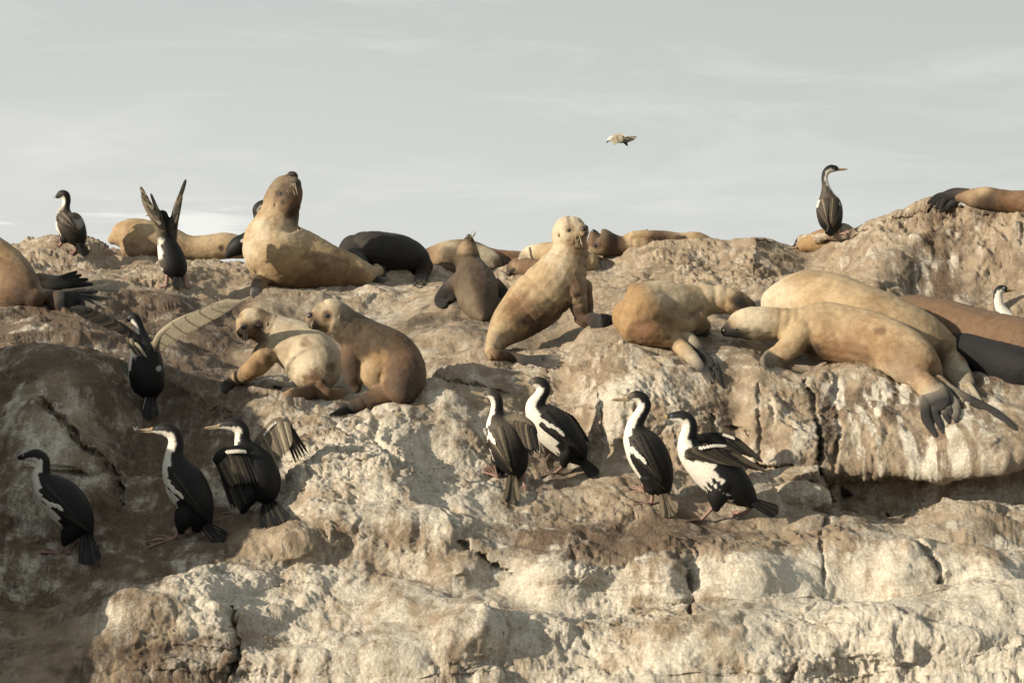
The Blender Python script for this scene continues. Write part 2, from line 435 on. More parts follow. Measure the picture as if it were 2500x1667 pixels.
def mat_new(name):
    m = bpy.data.materials.new(name); m.use_nodes = True
    t = m.node_tree; b = t.nodes['Principled BSDF']
    return m, t, b
def mixn(t, a, b, f, mode='MIX'):
    n = t.nodes.new('ShaderNodeMix'); n.data_type = 'RGBA'; n.blend_type = mode
    for s, x in ((0, f), (6, a), (7, b)):
        if isinstance(x, bpy.types.NodeSocket): t.links.new(x, n.inputs[s])
        elif s == 0: n.inputs[0].default_value = x
        else: n.inputs[s].default_value = (*x, 1)
    return n.outputs[2]
def mathn(t, op, a, b=None, c=None, clamp=False):
    n = t.nodes.new('ShaderNodeMath'); n.operation = op; n.use_clamp = clamp
    for i, x in enumerate((a, b, c)):
        if x is None: continue
        if isinstance(x, bpy.types.NodeSocket): t.links.new(x, n.inputs[i])
        else: n.inputs[i].default_value = x
    return n.outputs[0]
def noisen(t, vec, scale, detail=4, rough=.6, dist=0.0, sc=None):
    if sc is not None:
        m = t.nodes.new('ShaderNodeMapping'); m.inputs['Scale'].default_value = sc
        t.links.new(vec, m.inputs['Vector']); vec = m.outputs[0]
    n = t.nodes.new('ShaderNodeTexNoise')
    n.inputs['Scale'].default_value = scale; n.inputs['Detail'].default_value = detail
    n.inputs['Roughness'].default_value = rough; n.inputs['Distortion'].default_value = dist
    t.links.new(vec, n.inputs['Vector'])
    return n.outputs['Fac']
def ramp(t, x, a, b, lo=0.0, hi=1.0, st='SMOOTHSTEP'):
    n = t.nodes.new('ShaderNodeMapRange'); n.interpolation_type = st
    n.inputs['From Min'].default_value = a; n.inputs['From Max'].default_value = b
    n.inputs['To Min'].default_value = lo; n.inputs['To Max'].default_value = hi
    t.links.new(x, n.inputs['Value'])
    return n.outputs[0]

def rock_material(name, attr=True):
    m, t, b = mat_new(name)
    g = t.nodes.new('ShaderNodeNewGeometry').outputs['Position']
    if not attr:
        g = t.nodes.new('ShaderNodeTexCoord').outputs['Object']
    A = t.nodes.new('ShaderNodeSeparateColor')
    if attr:
        a = t.nodes.new('ShaderNodeAttribute'); a.attribute_name = 'stain_shade'
        t.links.new(a.outputs['Color'], A.inputs[0])
    else:
        A.inputs[0].default_value = (.45, .25, .12, 1)
    n1 = noisen(t, g, 3.2, 8, .62, .4)
    n2 = noisen(t, g, 14, 8, .65, .3)
    n3 = noisen(t, g, 55, 6, .7)
    n4 = noisen(t, g, 190, 3, .6)
    stk = noisen(t, g, 3.0, 8, .65, .5, (5.5, 1.6, .8))
    tan = mixn(t, (.375, .30, .215), (.25, .19, .133), ramp(t, n1, .38, .64))
    tan = mixn(t, tan, (.48, .405, .315), ramp(t, n2, .48, .7))
    # brown mud and the boulder's painted shaded side
    f = mathn(t, 'MULTIPLY_ADD', mathn(t, 'SUBTRACT', n2, .5), 1.3, A.outputs[1])
    c = mixn(t, tan, mixn(t, (.17, .118, .082), (.092, .064, .046), ramp(t, n3, .35, .65)), ramp(t, f, .35, .8, 0, .92))
    # white guano wash, with sunlit boulder tops painted in
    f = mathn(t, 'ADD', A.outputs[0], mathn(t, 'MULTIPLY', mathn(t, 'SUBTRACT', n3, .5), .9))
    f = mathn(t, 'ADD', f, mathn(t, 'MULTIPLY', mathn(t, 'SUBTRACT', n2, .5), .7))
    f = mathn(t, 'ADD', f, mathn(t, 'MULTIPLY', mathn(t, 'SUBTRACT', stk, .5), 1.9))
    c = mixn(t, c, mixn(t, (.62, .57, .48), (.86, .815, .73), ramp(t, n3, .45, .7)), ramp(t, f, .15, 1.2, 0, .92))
    # dark tone, partly shade painted into the colour
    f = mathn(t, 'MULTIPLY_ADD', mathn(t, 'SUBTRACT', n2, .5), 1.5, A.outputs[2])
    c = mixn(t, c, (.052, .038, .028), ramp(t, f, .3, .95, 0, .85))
    # small dark pits & speckle
    c = mixn(t, c, (.075, .05, .035), ramp(t, n3, .39, .26, 0, .7))
    c = mixn(t, c, (.62, .56, .47), ramp(t, n4, .62, .78, 0, .35))
    c = mixn(t, c, (.80, .80, .80), 1.0, 'MULTIPLY')
    t.links.new(c, b.inputs['Base Color'])
    b.inputs['Roughness'].default_value = .92
    b.inputs['Specular IOR Level'].default_value = .25
    h = mathn(t, 'ADD', mathn(t, 'MULTIPLY', n2, .014), mathn(t, 'MULTIPLY', n3, .021))
    h = mathn(t, 'ADD', h, mathn(t, 'MULTIPLY', n4, .006))
    bp = t.nodes.new('ShaderNodeBump'); bp.inputs['Strength'].default_value = .8; bp.inputs['Distance'].default_value = 1.0
    t.links.new(h, bp.inputs['Height']); t.links.new(bp.outputs[0], b.inputs['Normal'])
    return m
me.materials.append(rock_material("guano_rock"))

# unseen crag added past the left edge, its crest shaped to shade the left ledges
gx = np.linspace(-6.6, -3.35, 110); gy = np.linspace(10.0, 15.4, 180)
GX, GY = np.meshgrid(gx, gy)
top = np.interp(GY, [10.0, 10.6, 10.95, 11.4, 12.2, 12.9, 13.7, 14.4, 14.9, 15.4], [-1.2, -.25, .22, .72, 1.12, 1.32, 1.32, 1.05, .35, -.8])
q3 = np.stack([GX.ravel(), GY.ravel(), np.zeros(GX.size)], -1)
xin = -3.55 - (GY - 10) * 0.055 + 0.12 * perlin(q3 * 2.0).reshape(GX.shape)
side = smooth(0, .5, xin - GX) * smooth(-6.6, -5.9, GX)
GZ = -2.7 + (top + 2.7) * side + .12 * fbm(q3 * 1.5, 3).reshape(GX.shape) * side
pc = np.stack([GX, GY, GZ], -1)
pcf = pc.reshape(-1, 3)
nC2 = normals(pc); nC2 *= np.sign(nC2[..., 2:].mean())
dc = fbm(pcf * 2.6, 4, mode=1) * -.06 + fbm(pcf * 9, 3, mode=1) * -.02
pc = pc + nC2 * dc.reshape(GX.shape)[..., None]
mc = bpy.data.meshes.new("shade_crag")
ic = np.arange(GX.size).reshape(GX.shape)
qc = np.stack([ic[:-1, :-1], ic[:-1, 1:], ic[1:, 1:], ic[1:, :-1]], -1).reshape(-1, 4)
mc.from_pydata(pc.reshape(-1, 3).tolist(), [], qc.tolist())
mc.polygons.foreach_set("use_smooth", np.ones(len(qc), bool))
mc.materials.append(rock_material("shade_crag_rock", False))
crag = bpy.data.objects.new("rocky_terrain", mc); crag["kind"] = "structure"  # unseen rock added for the shade it casts
COL.objects.link(crag)

# sea around the rock, out to the horizon
ms = bpy.data.meshes.new("sea")
ms.from_pydata([(-9000, -9000, -2.3), (9000, -9000, -2.3), (9000, 9000, -2.3), (-9000, 9000, -2.3)], [], [(0, 1, 2, 3)])
m, t, b = mat_new("sea_water")
b.inputs['Base Color'].default_value = (.03, .06, .06, 1); b.inputs['Roughness'].default_value = .12
g = t.nodes.new('ShaderNodeNewGeometry').outputs['Position']
bp = t.nodes.new('ShaderNodeBump'); bp.inputs['Strength'].default_value = .6; bp.inputs['Distance'].default_value = .3
t.links.new(noisen(t, g, .9, 6, .6, .3), bp.inputs['Height']); t.links.new(bp.outputs[0], b.inputs['Normal'])
ms.materials.append(m)
sea = bpy.data.objects.new("sea", ms); sea["kind"] = "structure"; COL.objects.link(sea)
# ------------------------------------------------------------------ figure builder
bpy.context.view_layer.update()
rock_bvh = BVHTree.FromObject(rock, bpy.context.evaluated_depsgraph_get())
ORG = Vector((0, 0, 0))
FWD = Vector((0, cp, sp))
def rockhit(u, v):
    d = P(u, v, 1.0).normalized()
    h = rock_bvh.ray_cast(ORG, d)
    return h[0].dot(FWD) if h[0] is not None else ground(u, v)

def catmull(A, n):
    """smooth samples through the rows of A; returns samples and parameter"""
    A = np.asarray(A, float)
    k = len(A)
    Q = np.vstack([2 * A[0] - A[1], A, 2 * A[-1] - A[-2]])
    out, par = [], []
    for i in range(k - 1):
        for j in range(n):
            t = j / n
            p0, p1, p2, p3 = Q[i], Q[i + 1], Q[i + 2], Q[i + 3]
            out.append(.5 * ((2 * p1) + (p2 - p0) * t + (2 * p0 - 5 * p1 + 4 * p2 - p3) * t * t + (3 * p1 - p0 - 3 * p2 + p3) * t ** 3))
            par.append(i + t)
    out.append(A[-1]); par.append(k - 1)
    return np.array(out), np.array(par)

def tube_mesh(pts, D0, seg=6, nang=18, folds=(), cap=True):
    """pts rows: u, v, w(px), r(px), depth ratio.  Returns verts, faces, angle cosine, parameter"""
    A = np.array([[p[0], p[1], p[2], p[3], p[4]] for p in pts], float)
    Sx, par = catmull(A, 16 if folds else seg)
    Sx[:, 3] = np.maximum(Sx[:, 3], .6)
    for (s0, s1, n, amp) in folds:
        x = (par - s0) / (s1 - s0)
        inn = (x > 0) & (x < 1)
        cre = (1 - np.abs(np.sin(np.pi * n * x))) ** 2 * np.clip(np.minimum(x, 1 - x) * 5, 0, 1)
        Sx[:, 3] -= np.where(inn, amp * 1.6 * cre, 0)
    dep = D0 + Sx[:, 2] * D0 / F
    C = Pn(Sx[:, 0], Sx[:, 1], dep)
    T = np.gradient(C, axis=0); T /= np.linalg.norm(T, axis=1)[:, None] + 1e-9
    view = C / np.linalg.norm(C, axis=1)[:, None]
    Ax = np.cross(T, view)
    ln = np.linalg.norm(Ax, axis=1)[:, None]
    Ax = np.where(ln > .05, Ax / (ln + 1e-9), 0)
    for i in range(1, len(Ax)):
        if np.linalg.norm(Ax[i]) < .5: Ax[i] = Ax[i - 1]
    Bx = np.cross(T, Ax)
    R = Sx[:, 3] * dep / F
    # round the ends
    if cap:
        def cap_rows(i, sgn):
            rows = []
            for a in (25, 50, 70, 84):
                a = math.radians(a)
                rows.append((C[i] + sgn * T[i] * R[i] * math.sin(a) * min(1, .9), Ax[i], Bx[i], R[i] * math.cos(a), Sx[i, 4], par[i]))
            return rows
        rows = cap_rows(0, -1)[::-1] + [(C[i], Ax[i], Bx[i], R[i], Sx[i, 4], par[i]) for i in range(len(C))] + cap_rows(-1, 1)
    else:
        rows = [(C[i], Ax[i], Bx[i], R[i], Sx[i, 4], par[i]) for i in range(len(C))]
    th = np.linspace(0, 2 * np.pi, nang, endpoint=False)
    vs = np.array([c[None] + r * (np.cos(th)[:, None] * a[None] + rz * np.sin(th)[:, None] * b[None]) for c, a, b, r, rz, _ in rows])
    pr = np.array([[x[5]] * nang for x in rows]); cs = np.array([np.cos(th)] * len(rows))
    n = len(rows)
    F4 = []
    for i in range(n - 1):
        for j in range(nang):
            k = (j + 1) % nang
            F4.append((i * nang + j, i * nang + k, (i + 1) * nang + k, (i + 1) * nang + j))
    F4.append(tuple(range(nang))[::-1]); F4.append(tuple(range((n - 1) * nang, n * nang)))
    return vs.reshape(-1, 3), F4, cs.reshape(-1), pr.reshape(-1)

def colv(c):
    return np.array(PAL[c] if isinstance(c, str) else c, float)
PAL0 = dict(T=(.48,.365,.225), G=(.385,.25,.125), C=(.62,.53,.39), B=(.175,.108,.062), D=(.075,.048,.032), K=(.015,.014,.015), Y=(.20,.185,.155),
           R=(.27,.15,.08), O=(.115,.082,.052), M=(.33,.235,.145), W=(.72,.70,.64), N=(.007,.007,.008), S=(.040,.034,.028), P=(.36,.235,.195), H=(.20,.165,.115), Q=(.085,.072,.055), L=(.42,.37,.28), BK=(.40,.32,.22), OR=(.55,.38,.14))

PAL = {k: tuple(x * (.70 if k not in 'KN' else .9) for x in v) for k, v in PAL0.items()}
PAL['W'] = (.60, .58, .53)

def new_obj(name, me, parent=None, loc=None):
    o = bpy.data.objects.new(name, me)
    COL.objects.link(o)
    if parent is not None:
        o.parent = parent
    return o

def mesh_from(name, verts, faces, cols=None, mat=None, root=None, smooth_=True):
    vv = np.asarray(verts, float)
    if root is not None: vv = vv - np.array(root.location)
    me = bpy.data.meshes.new(name)
    me.from_pydata(vv.tolist(), [], faces)
    if cols is not None:
        a = me.color_attributes.new("Col", 'FLOAT_COLOR', 'POINT')
        c4 = np.ones((len(vv), 4), np.float32); c4[:, :3] = cols
        a.data.foreach_set("color", c4.ravel())
    if smooth_: me.polygons.foreach_set("use_smooth", np.ones(len(me.polygons), bool))
    if mat: me.materials.append(mat)
    return me

def coat_material(name, kind):
    m, t, b = mat_new(name)
    a = t.nodes.new('ShaderNodeAttribute'); a.attribute_name = 'Col'
    g = t.nodes.new('ShaderNodeTexCoord').outputs['Object']
    c = a.outputs['Color']
    if kind == 'fur':
        n1 = noisen(t, g, 5, 6, .6, .5); n2 = noisen(t, g, 26, 6, .65, 0); n3 = noisen(t, g, 170, 4, .7, 0, (.55, .8, 1.3)); n5 = noisen(t, g, 60, 3, .5, .6, (.35, .6, 1.6))
        c = mixn(t, c, (.45, .36, .27), ramp(t, n1, .25, .75), 'MULTIPLY') if False else c
        dk = mixn(t, c, (.60, .50, .42), 1.0, 'MULTIPLY')
        c = mixn(t, c, dk, ramp(t, n1, .45, .66, 0, .6))
        c = mixn(t, c, dk, ramp(t, n2, .52, .70, 0, .5))
        br = mixn(t, c, (1.22, 1.2, 1.15), 1.0, 'MULTIPLY')
        c = mixn(t, c, br, ramp(t, n2, .5, .34, 0, .7))
        c = mixn(t, c, mixn(t, c, (.45, .36, .28), 1.0, 'MULTIPLY'), ramp(t, n3, .60, .72, 0, .45))
        c = mixn(t, c, mixn(t, c, (.5, .42, .36), 1.0, 'MULTIPLY'), ramp(t, n5, .66, .74, 0, .6))
        b.inputs['Roughness'].default_value = .68
        b.inputs['Specular IOR Level'].default_value = .3
        b.inputs['Sheen Weight'].default_value = .03
        b.inputs['Sheen Roughness'].default_value = .4
        h = mathn(t, 'ADD', mathn(t, 'MULTIPLY', n2, .010), mathn(t, 'MULTIPLY', n3, .006))
    else:
        n2 = noisen(t, g, 40, 5, .6, .2); n3 = noisen(t, g, 150, 4, .7, 0, (1.6, 1.6, .45))
        c = mixn(t, c, mixn(t, c, (.55, .5, .45), 1.0, 'MULTIPLY'), ramp(t, n3, .45, .62, 0, .6))
        c = mixn(t, c, mixn(t, c, (1.35, 1.3, 1.2), 1.0, 'MULTIPLY'), ramp(t, n2, .5, .68, 0, .55))
        b.inputs['Roughness'].default_value = .6
        b.inputs['Specular IOR Level'].default_value = .25
        h = mathn(t, 'ADD', mathn(t, 'MULTIPLY', n2, .004), mathn(t, 'MULTIPLY', n3, .0025))
    t.links.new(c, b.inputs['Base Color'])
    bp = t.nodes.new('ShaderNodeBump'); bp.inputs['Strength'].default_value = .7; bp.inputs['Distance'].default_value = 1.0
    t.links.new(h, bp.inputs['Height']); t.links.new(bp.outputs[0], b.inputs['Normal'])
    return m
FUR = coat_material("sea_lion_fur", 'fur')
PLUME = coat_material("cormorant_plumage", 'plume')
def plain(name, col, rough, spec=.5):
    m, t, b = mat_new(name)
    b.inputs['Base Color'].default_value = (*col, 1); b.inputs['Roughness'].default_value = rough
    b.inputs['Specular IOR Level'].default_value = spec
    g = t.nodes.new('ShaderNodeTexCoord').outputs['Object']
    n = noisen(t, g, 90, 4)
    t.links.new(mixn(t, col, tuple(x * .6 for x in col), ramp(t, n, .4, .65)), b.inputs['Base Color'])
    return m
EARM = plain('ear_skin', (.22, .15, .085), .7)
EYE = plain("wet_dark_eye", (.008, .006, .005), .06, .8)
EYEB = plain("blue_grey_eye_ring", (.10, .13, .16), .2, .6)
NOSE = plain("dark_nose_leather", (.025, .020, .018), .4)
WHISK = plain("whisker_hair", (.42, .36, .26), .5)
HORN = coat_material("horn_and_skin", 'plume')

class Fig:
    def __init__(self, name, label, cat, group, D0, base, voxel=.010, sm=4, mat=None, jag=0.0, lump=0.0, lim=True):
        self.lim = lim
        self.D0 = D0; self.voxel = voxel; self.sm = sm; self.mat = mat or FUR
        self.V = []; self.Fc = []; self.C = []; self.nv = 0
        self.xV = []; self.xF = []; self.xC = []; self.xn = 0
        self.sp = []; self.jag = jag; self.lump = lump
        r = bpy.data.objects.new(name, None); COL.objects.link(r)
        r.empty_display_size = .1
        r.location = P(base[0], base[1], D0 if len(base) < 3 else base[2])
        r["label"] = label; r["category"] = cat
        if group: r["group"] = group
        self.root = r
    def tube(self, pts, cols, ratio=1.0, folds=(), thr=None, front=None, extra=False, seg=6, nang=18):
        """cols: list/str of colour keys per point; front: colour keys where cos(angle)>thr"""
        pts = [tuple(p) + (ratio,) if len(p) == 4 else tuple(p) for p in pts]
        pts = [(u, v, ((rockhit(u, v) - self.D0) * F / self.D0 - r * rz * 1.05) if w is None else w, r, rz) for u, v, w, r, rz in pts]
        if self.mat is FUR and self.lim:
            q = []
            for u, v, w, r, rz in pts:      # keep every point of the animal clear of the rock behind it
                lim = (rockhit(u, min(v + .8 * r * (1 if rz > .85 else .3), 1900)) - self.D0) * F / self.D0 + (.45 * r if rz > .85 else -r * rz * .8)
                lim2 = (rockhit(u, v) - self.D0) * F / self.D0 - r * rz * .5
                w2 = min(w, lim, lim2)
                q.append((u, v, w if w - w2 > 420 else w2, r, rz))
            for _ in range(2 if len(q) > 6 else 0):
                q = [q[0]] + [(b[0], b[1], min(b[2], (a[2] + c[2]) / 2 + 6), b[3], b[4]) for a, b, c in zip(q[:-2], q[1:-1], q[2:])] + [q[-1]]
            pts = q
        vs, fs, cs, pr = tube_mesh(pts, self.D0, seg=seg, nang=nang, folds=folds)
        if isinstance(cols, str): cols = list(cols) if len(cols) == len(pts) else [cols] * len(pts)
        cb = np.array([colv(c) for c in cols])
        x = np.arange(len(pts))
        cc = np.stack([np.interp(pr, x, cb[:, k]) for k in range(3)], -1)
        if thr is not None:
            th = np.interp(pr, x, thr)
            cf = np.array([colv(c) for c in (front if not isinstance(front, str) or len(front) == len(pts) else [front] * len(pts))])
            c2 = np.stack([np.interp(pr, x, cf[:, k]) for k in range(3)], -1)
            cc = np.where((cs > th)[:, None], c2, cc)
        if self.mat is FUR and max(p[3] for p in pts) < 19.5 and min(p[4] for p in pts) < .72: extra = True
        if extra:
            self.xF += [tuple(i + self.xn for i in f) for f in fs]; self.xV.append(vs); self.xC.append(cc); self.xn += len(vs)
        else:
            self.Fc += [tuple(i + self.nv for i in f) for f in fs]; self.V.append(vs); self.C.append(cc); self.nv += len(vs)
    def spot(self, u, v, r, c, k=1.0, soft=.35):
        self.sp.append((u, v, r, r, colv(c), k, soft))
    def line(self, pts, r, c, k=1.0, soft=.4):
        for (u0, v0), (u1, v1) in zip(pts[:-1], pts[1:]):
            n = max(1, int(math.hypot(u1 - u0, v1 - v0) / (r * .7)))
            for i in range(n + 1):
                self.spot(u0 + (u1 - u0) * i / n, v0 + (v1 - v0) * i / n, r, c, k, soft)
    def build(self, csm=4):
        V = np.vstack(self.V); C = np.vstack(self.C)
        loc = np.array(self.root.location)
        tmp = bpy.data.meshes.new("tmp"); tmp.from_pydata((V - loc).tolist(), [], self.Fc)
        o = bpy.data.objects.new("tmp", tmp); COL.objects.link(o)
        rm = o.modifiers.new("r", 'REMESH'); rm.mode = 'VOXEL'; rm.voxel_size = self.voxel; rm.use_smooth_shade = True
        if self.sm:
            s = o.modifiers.new("s", 'SMOOTH'); s.factor = .5; s.iterations = self.sm
        me = bpy.data.meshes.new_from_object(o.evaluated_get(bpy.context.evaluated_depsgraph_get()))
        bpy.data.objects.remove(o); bpy.data.meshes.remove(tmp)
        n = len(me.vertices)
        co = np.empty(n * 3, np.float32); me.vertices.foreach_get("co", co); co = co.reshape(-1, 3).astype(float) + loc
        nor = np.empty(n * 3, np.float32); me.vertex_normals.foreach_get("vector", nor); nor = nor.reshape(-1, 3).astype(float)
        kd = KDTree(len(V))
        for i, p in enumerate(V): kd.insert(p, i)
        kd.balance()
        qp = co.copy()
        if self.jag:
            qp += np.stack([fbm(co * 60 + 9 * k, 2) for k in range(3)], -1) * self.jag
        ids = np.array([kd.find(p)[1] for p in qp])
        cc = C[ids]
        ed = np.empty(len(me.edges) * 2, np.int32); me.edges.foreach_get("vertices", ed); ed = ed.reshape(-1, 2)
        deg = np.bincount(ed.ravel(), minlength=n)[:, None] + 1e-6
        for _ in range(csm):
            acc = np.zeros_like(cc)
            for k in range(3):
                acc[:, k] = np.bincount(ed[:, 0], cc[ed[:, 1], k], n) + np.bincount(ed[:, 1], cc[ed[:, 0], k], n)
            cc = .4 * cc + .6 * acc / deg
        # marks of the coat and shading painted on bellies, on the side the photo shows
        fu, fv, _ = unP(co)
        facing = (nor * (-co / np.linalg.norm(co, axis=1)[:, None])).sum(1) > .02
        jit = fbm(co * 45, 3) * .45 + fbm(co * 11 + 5, 2) * .9
        for (u, v, ru, rv, c, k, soft) in sorted(self.sp, key=lambda q: -q[4].sum()):
            q = np.hypot((fu - u) / ru, (fv - v) / rv) + jit * .6
            w = min(.97, k * 1.45) * (1 - smooth(1 - soft, 1 + soft, q)) * facing
            cc = cc * (1 - w[:, None]) + c[None] * w[:, None]
        if self.lump:
            co = co + nor * ((fbm(co * 6, 3) * .9 + fbm(co * 26, 3) * .3) * self.lump)[:, None]
            me.vertices.foreach_set("co", (co - loc).astype(np.float32).ravel())
        pv = [tuple(p.vertices) for p in me.polygons]
        vv = co
        if self.xn:
            pv = pv + [tuple(i + n for i in f) for f in self.xF]
            vv = np.vstack([co] + self.xV); cc = np.vstack([cc] + self.xC)
        bpy.data.meshes.remove(me)
        m2 = mesh_from("body", vv, pv, cc, self.mat, self.root)
        self.body = new_obj("body", m2, self.root)
        self.bvh = BVHTree.FromPolygons([Vector(p) for p in vv.tolist()], pv)
        return self
    def hit(self, u, v, default=None):
        h = self.bvh.ray_cast(ORG, P(u, v, 1.0).normalized())
        if h[0] is None:
            return P(u, v, default if default else self.D0), Vector((0, -1, 0)), False
        return h[0], h[1], True
    def px(self): return self.D0 / F
    def ball(self, name, u, v, r, mat, sink=.45, sc=(1, 1, 1), label=None, parent=None):
        p, n, ok = self.hit(u, v)
        R = r * self.px()
        bm = bmesh.new(); bmesh.ops.create_uvsphere(bm, u_segments=20, v_segments=12, radius=R)
        me = bpy.data.meshes.new(name); 
        for vtx in bm.verts: vtx.co = Vector((vtx.co.x * sc[0], vtx.co.y * sc[1], vtx.co.z * sc[2]))
        for f in bm.faces: f.smooth = True
        bm.to_mesh(me); bm.free(); me.materials.append(mat)
        o = new_obj(name, me, parent or self.root)
        if n.dot(p) > 0: n = -n
        o.location = p - n * R * sink - self.root.location
        return o
    def whiskers(self, u, v, dirs, length, n=14, spread=8, up=0):
        rnd = random.Random(int(u * 7 + v)); V_, F_ = [], []
        for i in range(max(6, n // 2)):
            a = rnd.choice(dirs) + rnd.uniform(-14, 14)
            uu, vv = u + rnd.uniform(-spread, spread), v + rnd.uniform(-spread, spread) * .6
            p, nn, ok = self.hit(uu, vv)
            d0 = p.dot(FWD)
            if not ok: continue
            Ln = length * rnd.uniform(.6, 1.1)
            prev = None
            pts = []
            for k in range(5):
                s = k / 4
                x = uu + math.cos(math.radians(a)) * Ln * s
                y = vv - math.sin(math.radians(a)) * Ln * s + up * s * s * Ln * .35
                pts.append((x, y, (-Ln * .35 * s * (1 - .5 * s)), .2 * (1 - .7 * s) + .08, 1))
            vs, fs, _, _ = tube_mesh(pts, d0, seg=2, nang=4, cap=False)
            F_ += [tuple(j + sum(len(x) for x in V_) for j in f) for f in fs]; V_.append(vs)
        if V_:
            me = mesh_from("whiskers", np.vstack(V_), F_, None, WHISK, self.root)
            return new_obj("whiskers", me, self.root)

def strip_feathers(fig, name, bases, tips, width, cols, D0=None, lift=.006, conform=False, wb=0, wt=0, nseg=7, taper=.55, order=1, tipcol=None, shaftcol=None, bend=0, edge=.6, var=.25, sub=None, parent=None):
    """a fan of overlapping feathers from points along `bases` to points along `tips` (photo pixels at the thing's distance)"""
    D0 = D0 or fig.D0
    V_, F_, C_ = [], [], []
    n0 = 0
    px = D0 / F
    N_ = len(bases)
    rnd = random.Random(N_ * 31 + int(bases[0][0]))
    for i in range(N_):
        b = np.array(bases[i], float); t = np.array(tips[i], float)
        cvar = rnd.uniform(1 - var, 1 + var)
        c0 = colv(cols[i % len(cols)] if not isinstance(cols, str) else cols[i % len(cols)])
        d = t[:2] - b[:2]; Ln = np.hypot(*d) + 1e-6
        d /= Ln; nrm = np.array([-d[1], d[0]])
        wbase = wb + (b[2] if len(b) > 2 else 0); wtip = wt + (t[2] if len(t) > 2 else 0)
        rows = []
        for k in range(nseg + 1):
            s = k / nseg
            w = width * (1 - (1 - taper) * s) * (1 if s < .78 else math.sqrt(max(0.02, 1 - ((s - .78) / .23) ** 2)))
            w *= min(1, .55 + s * 2.5)
            c = b[:2] * (1 - s) + t[:2] * s + nrm * bend * 4 * s * (1 - s)
            lay = order * (i * 1.1)
            for e, h in ((-1, .6), (-.22, 0), (-.08, 0), (.08, 0), (.22, 0), (1, .6)):
                u, v = c + nrm * w * e
                wd = wbase * (1 - s) + wtip * s - lay * .5 + h * width * .22 * (1 if e > 0 else .4)
                dep = D0 + wd * px
                if conform:
                    p, _, ok = fig.hit(u, v)
                    if ok and abs(p.dot(FWD) - dep) < 60 * px: dep = p.dot(FWD) - lift - (3 - 3 * s) * .0004 + h * .004 - i * .0004
                rows.append(P(u, v, dep))
                cc = c0 * cvar * (1.0 if abs(e) < .5 else edge)
                if tipcol is not None and s > .86: cc = colv(tipcol)
                if shaftcol is not None and abs(e) < .1 and s < .7 and i % 2 == 0: cc = colv(shaftcol)
                C_.append(cc)
        V_ += rows
        for k in range(nseg):
            for j in range(5):
                a = n0 + k * 6 + j
                F_.append((a, a + 1, a + 7, a + 6))
        n0 += (nseg + 1) * 6
    me = mesh_from(name, [tuple(p) for p in V_], F_, np.array(C_), PLUME, fig.root, smooth_=False)
    o = new_obj(name, me, parent or fig.root)
    so = o.modifiers.new("thick", 'SOLIDIFY'); so.thickness = .0022; so.offset = 0
    return o

def lerp_pts(pts, n):
    A, par = catmull(np.array(pts, float), 12)
    x = np.linspace(0, par[-1], n)
    return [tuple(np.interp(x, par, A[:, k]) for k in range(A.shape[1])) for x in x]
# ------------------------------------------------------------------ sea lions
GL = "sea lions resting on the rock"
def seal(label, D0, base, **k):
    return Fig("sea_lion", label, "sea lion", GL, D0, base, **k)
def digits(f, root, tips, r0, r1, cols, w0=0, ratio=.42, mid=None):
    """flipper toes: flat fingers from a shared wrist"""
    for i, t in enumerate(tips):
        tw = t[2] if len(t) > 2 else w0
        mx, my = (root[0] * .5 + t[0] * .5, root[1] * .5 + t[1] * .5)
        if mid: mx += mid[0]; my += mid[1]
        f.tube([(root[0], root[1], w0, r0 * .9, ratio), (mx, my, (w0 + tw) / 2, (r0 * .45 + r1) * .75, ratio), (t[0], t[1], tw, r1 * .55, ratio)], cols, extra=True, nang=12)

# 1 big pale one with its head thrown back
g = ground(740, 722)
f = seal1 = seal("big tan sea lion with its head thrown back and nose in the air", g + .38, (740, 720, g), voxel=.012, lump=.006)
f.tube([(912,668,60,17),(880,668,50,34),(845,660,40,46),(795,652,25,60),(735,636,5,76),(683,620,-10,84),(666,590,-5,74),(674,553,5,58),(683,520,10,48),(690,488,10,46),(700,460,5,38),(709,442,0,26),(714,431,0,15)],
       "TTGTTTTTTMHMD", folds=[(7.9,9.6,3,1.8)], thr=None)
f.tube([(700,500,-15,34),(712,470,-18,28),(716,450,-18,20)], "BBD")
f.tube([(646,672,-10,22,.6),(632,698,-30,20,.4),(624,716,None,16,.3),(617,726,None,9,.3)], "KKYY")
f.tube([(905,668,50,14),(925,662,60,12),(918,650,70,8)], "TTM")
f.tube([(890,682,34,10,.8),(918,684,40,11,.6),(942,682,50,6,.4)], "BKY")
for u, v, r, c, k in [(714,482,26,'B',.6),(722,515,28,'B',.6),(704,505,22,'M',.5),(699,458,11,'D',.9),(705,475,10,'D',.7),(690,494,7,'D',.8),(684,473,10,'D',.8),(716,500,22,'B',.7),(722,525,20,'D',.6),(735,520,14,'D',.7),(700,670,60,'G',.5),(800,650,60,'G',.4),(800,670,50,'B',.55),(770,640,26,'B',.35),(850,690,40,'B',.5),(820,625,16,'B',.5),
                      (715,440,9,'H',.8),(695,438,12,'H',.5),(640,560,26,'C',.7),(600,620,24,'C',.7),(760,700,50,'B',.3),(880,680,24,'R',.4),(710,560,30,'C',.3)]:
    f.spot(u, v, r, c, k, .6)
f.build(5)
f.ball("eye", 685, 473, 5.5, EYE, .6); f.ball("ear", 668, 500, 4.5, EARM, .2, (.6, .8, 1.2)); f.ball("nose", 711, 430, 8, NOSE, .6)
f.whiskers(716, 448, [-80, -95, -110, -70], 30, 26, 9, 0)
p, n, ok = f.hit(655, 478)

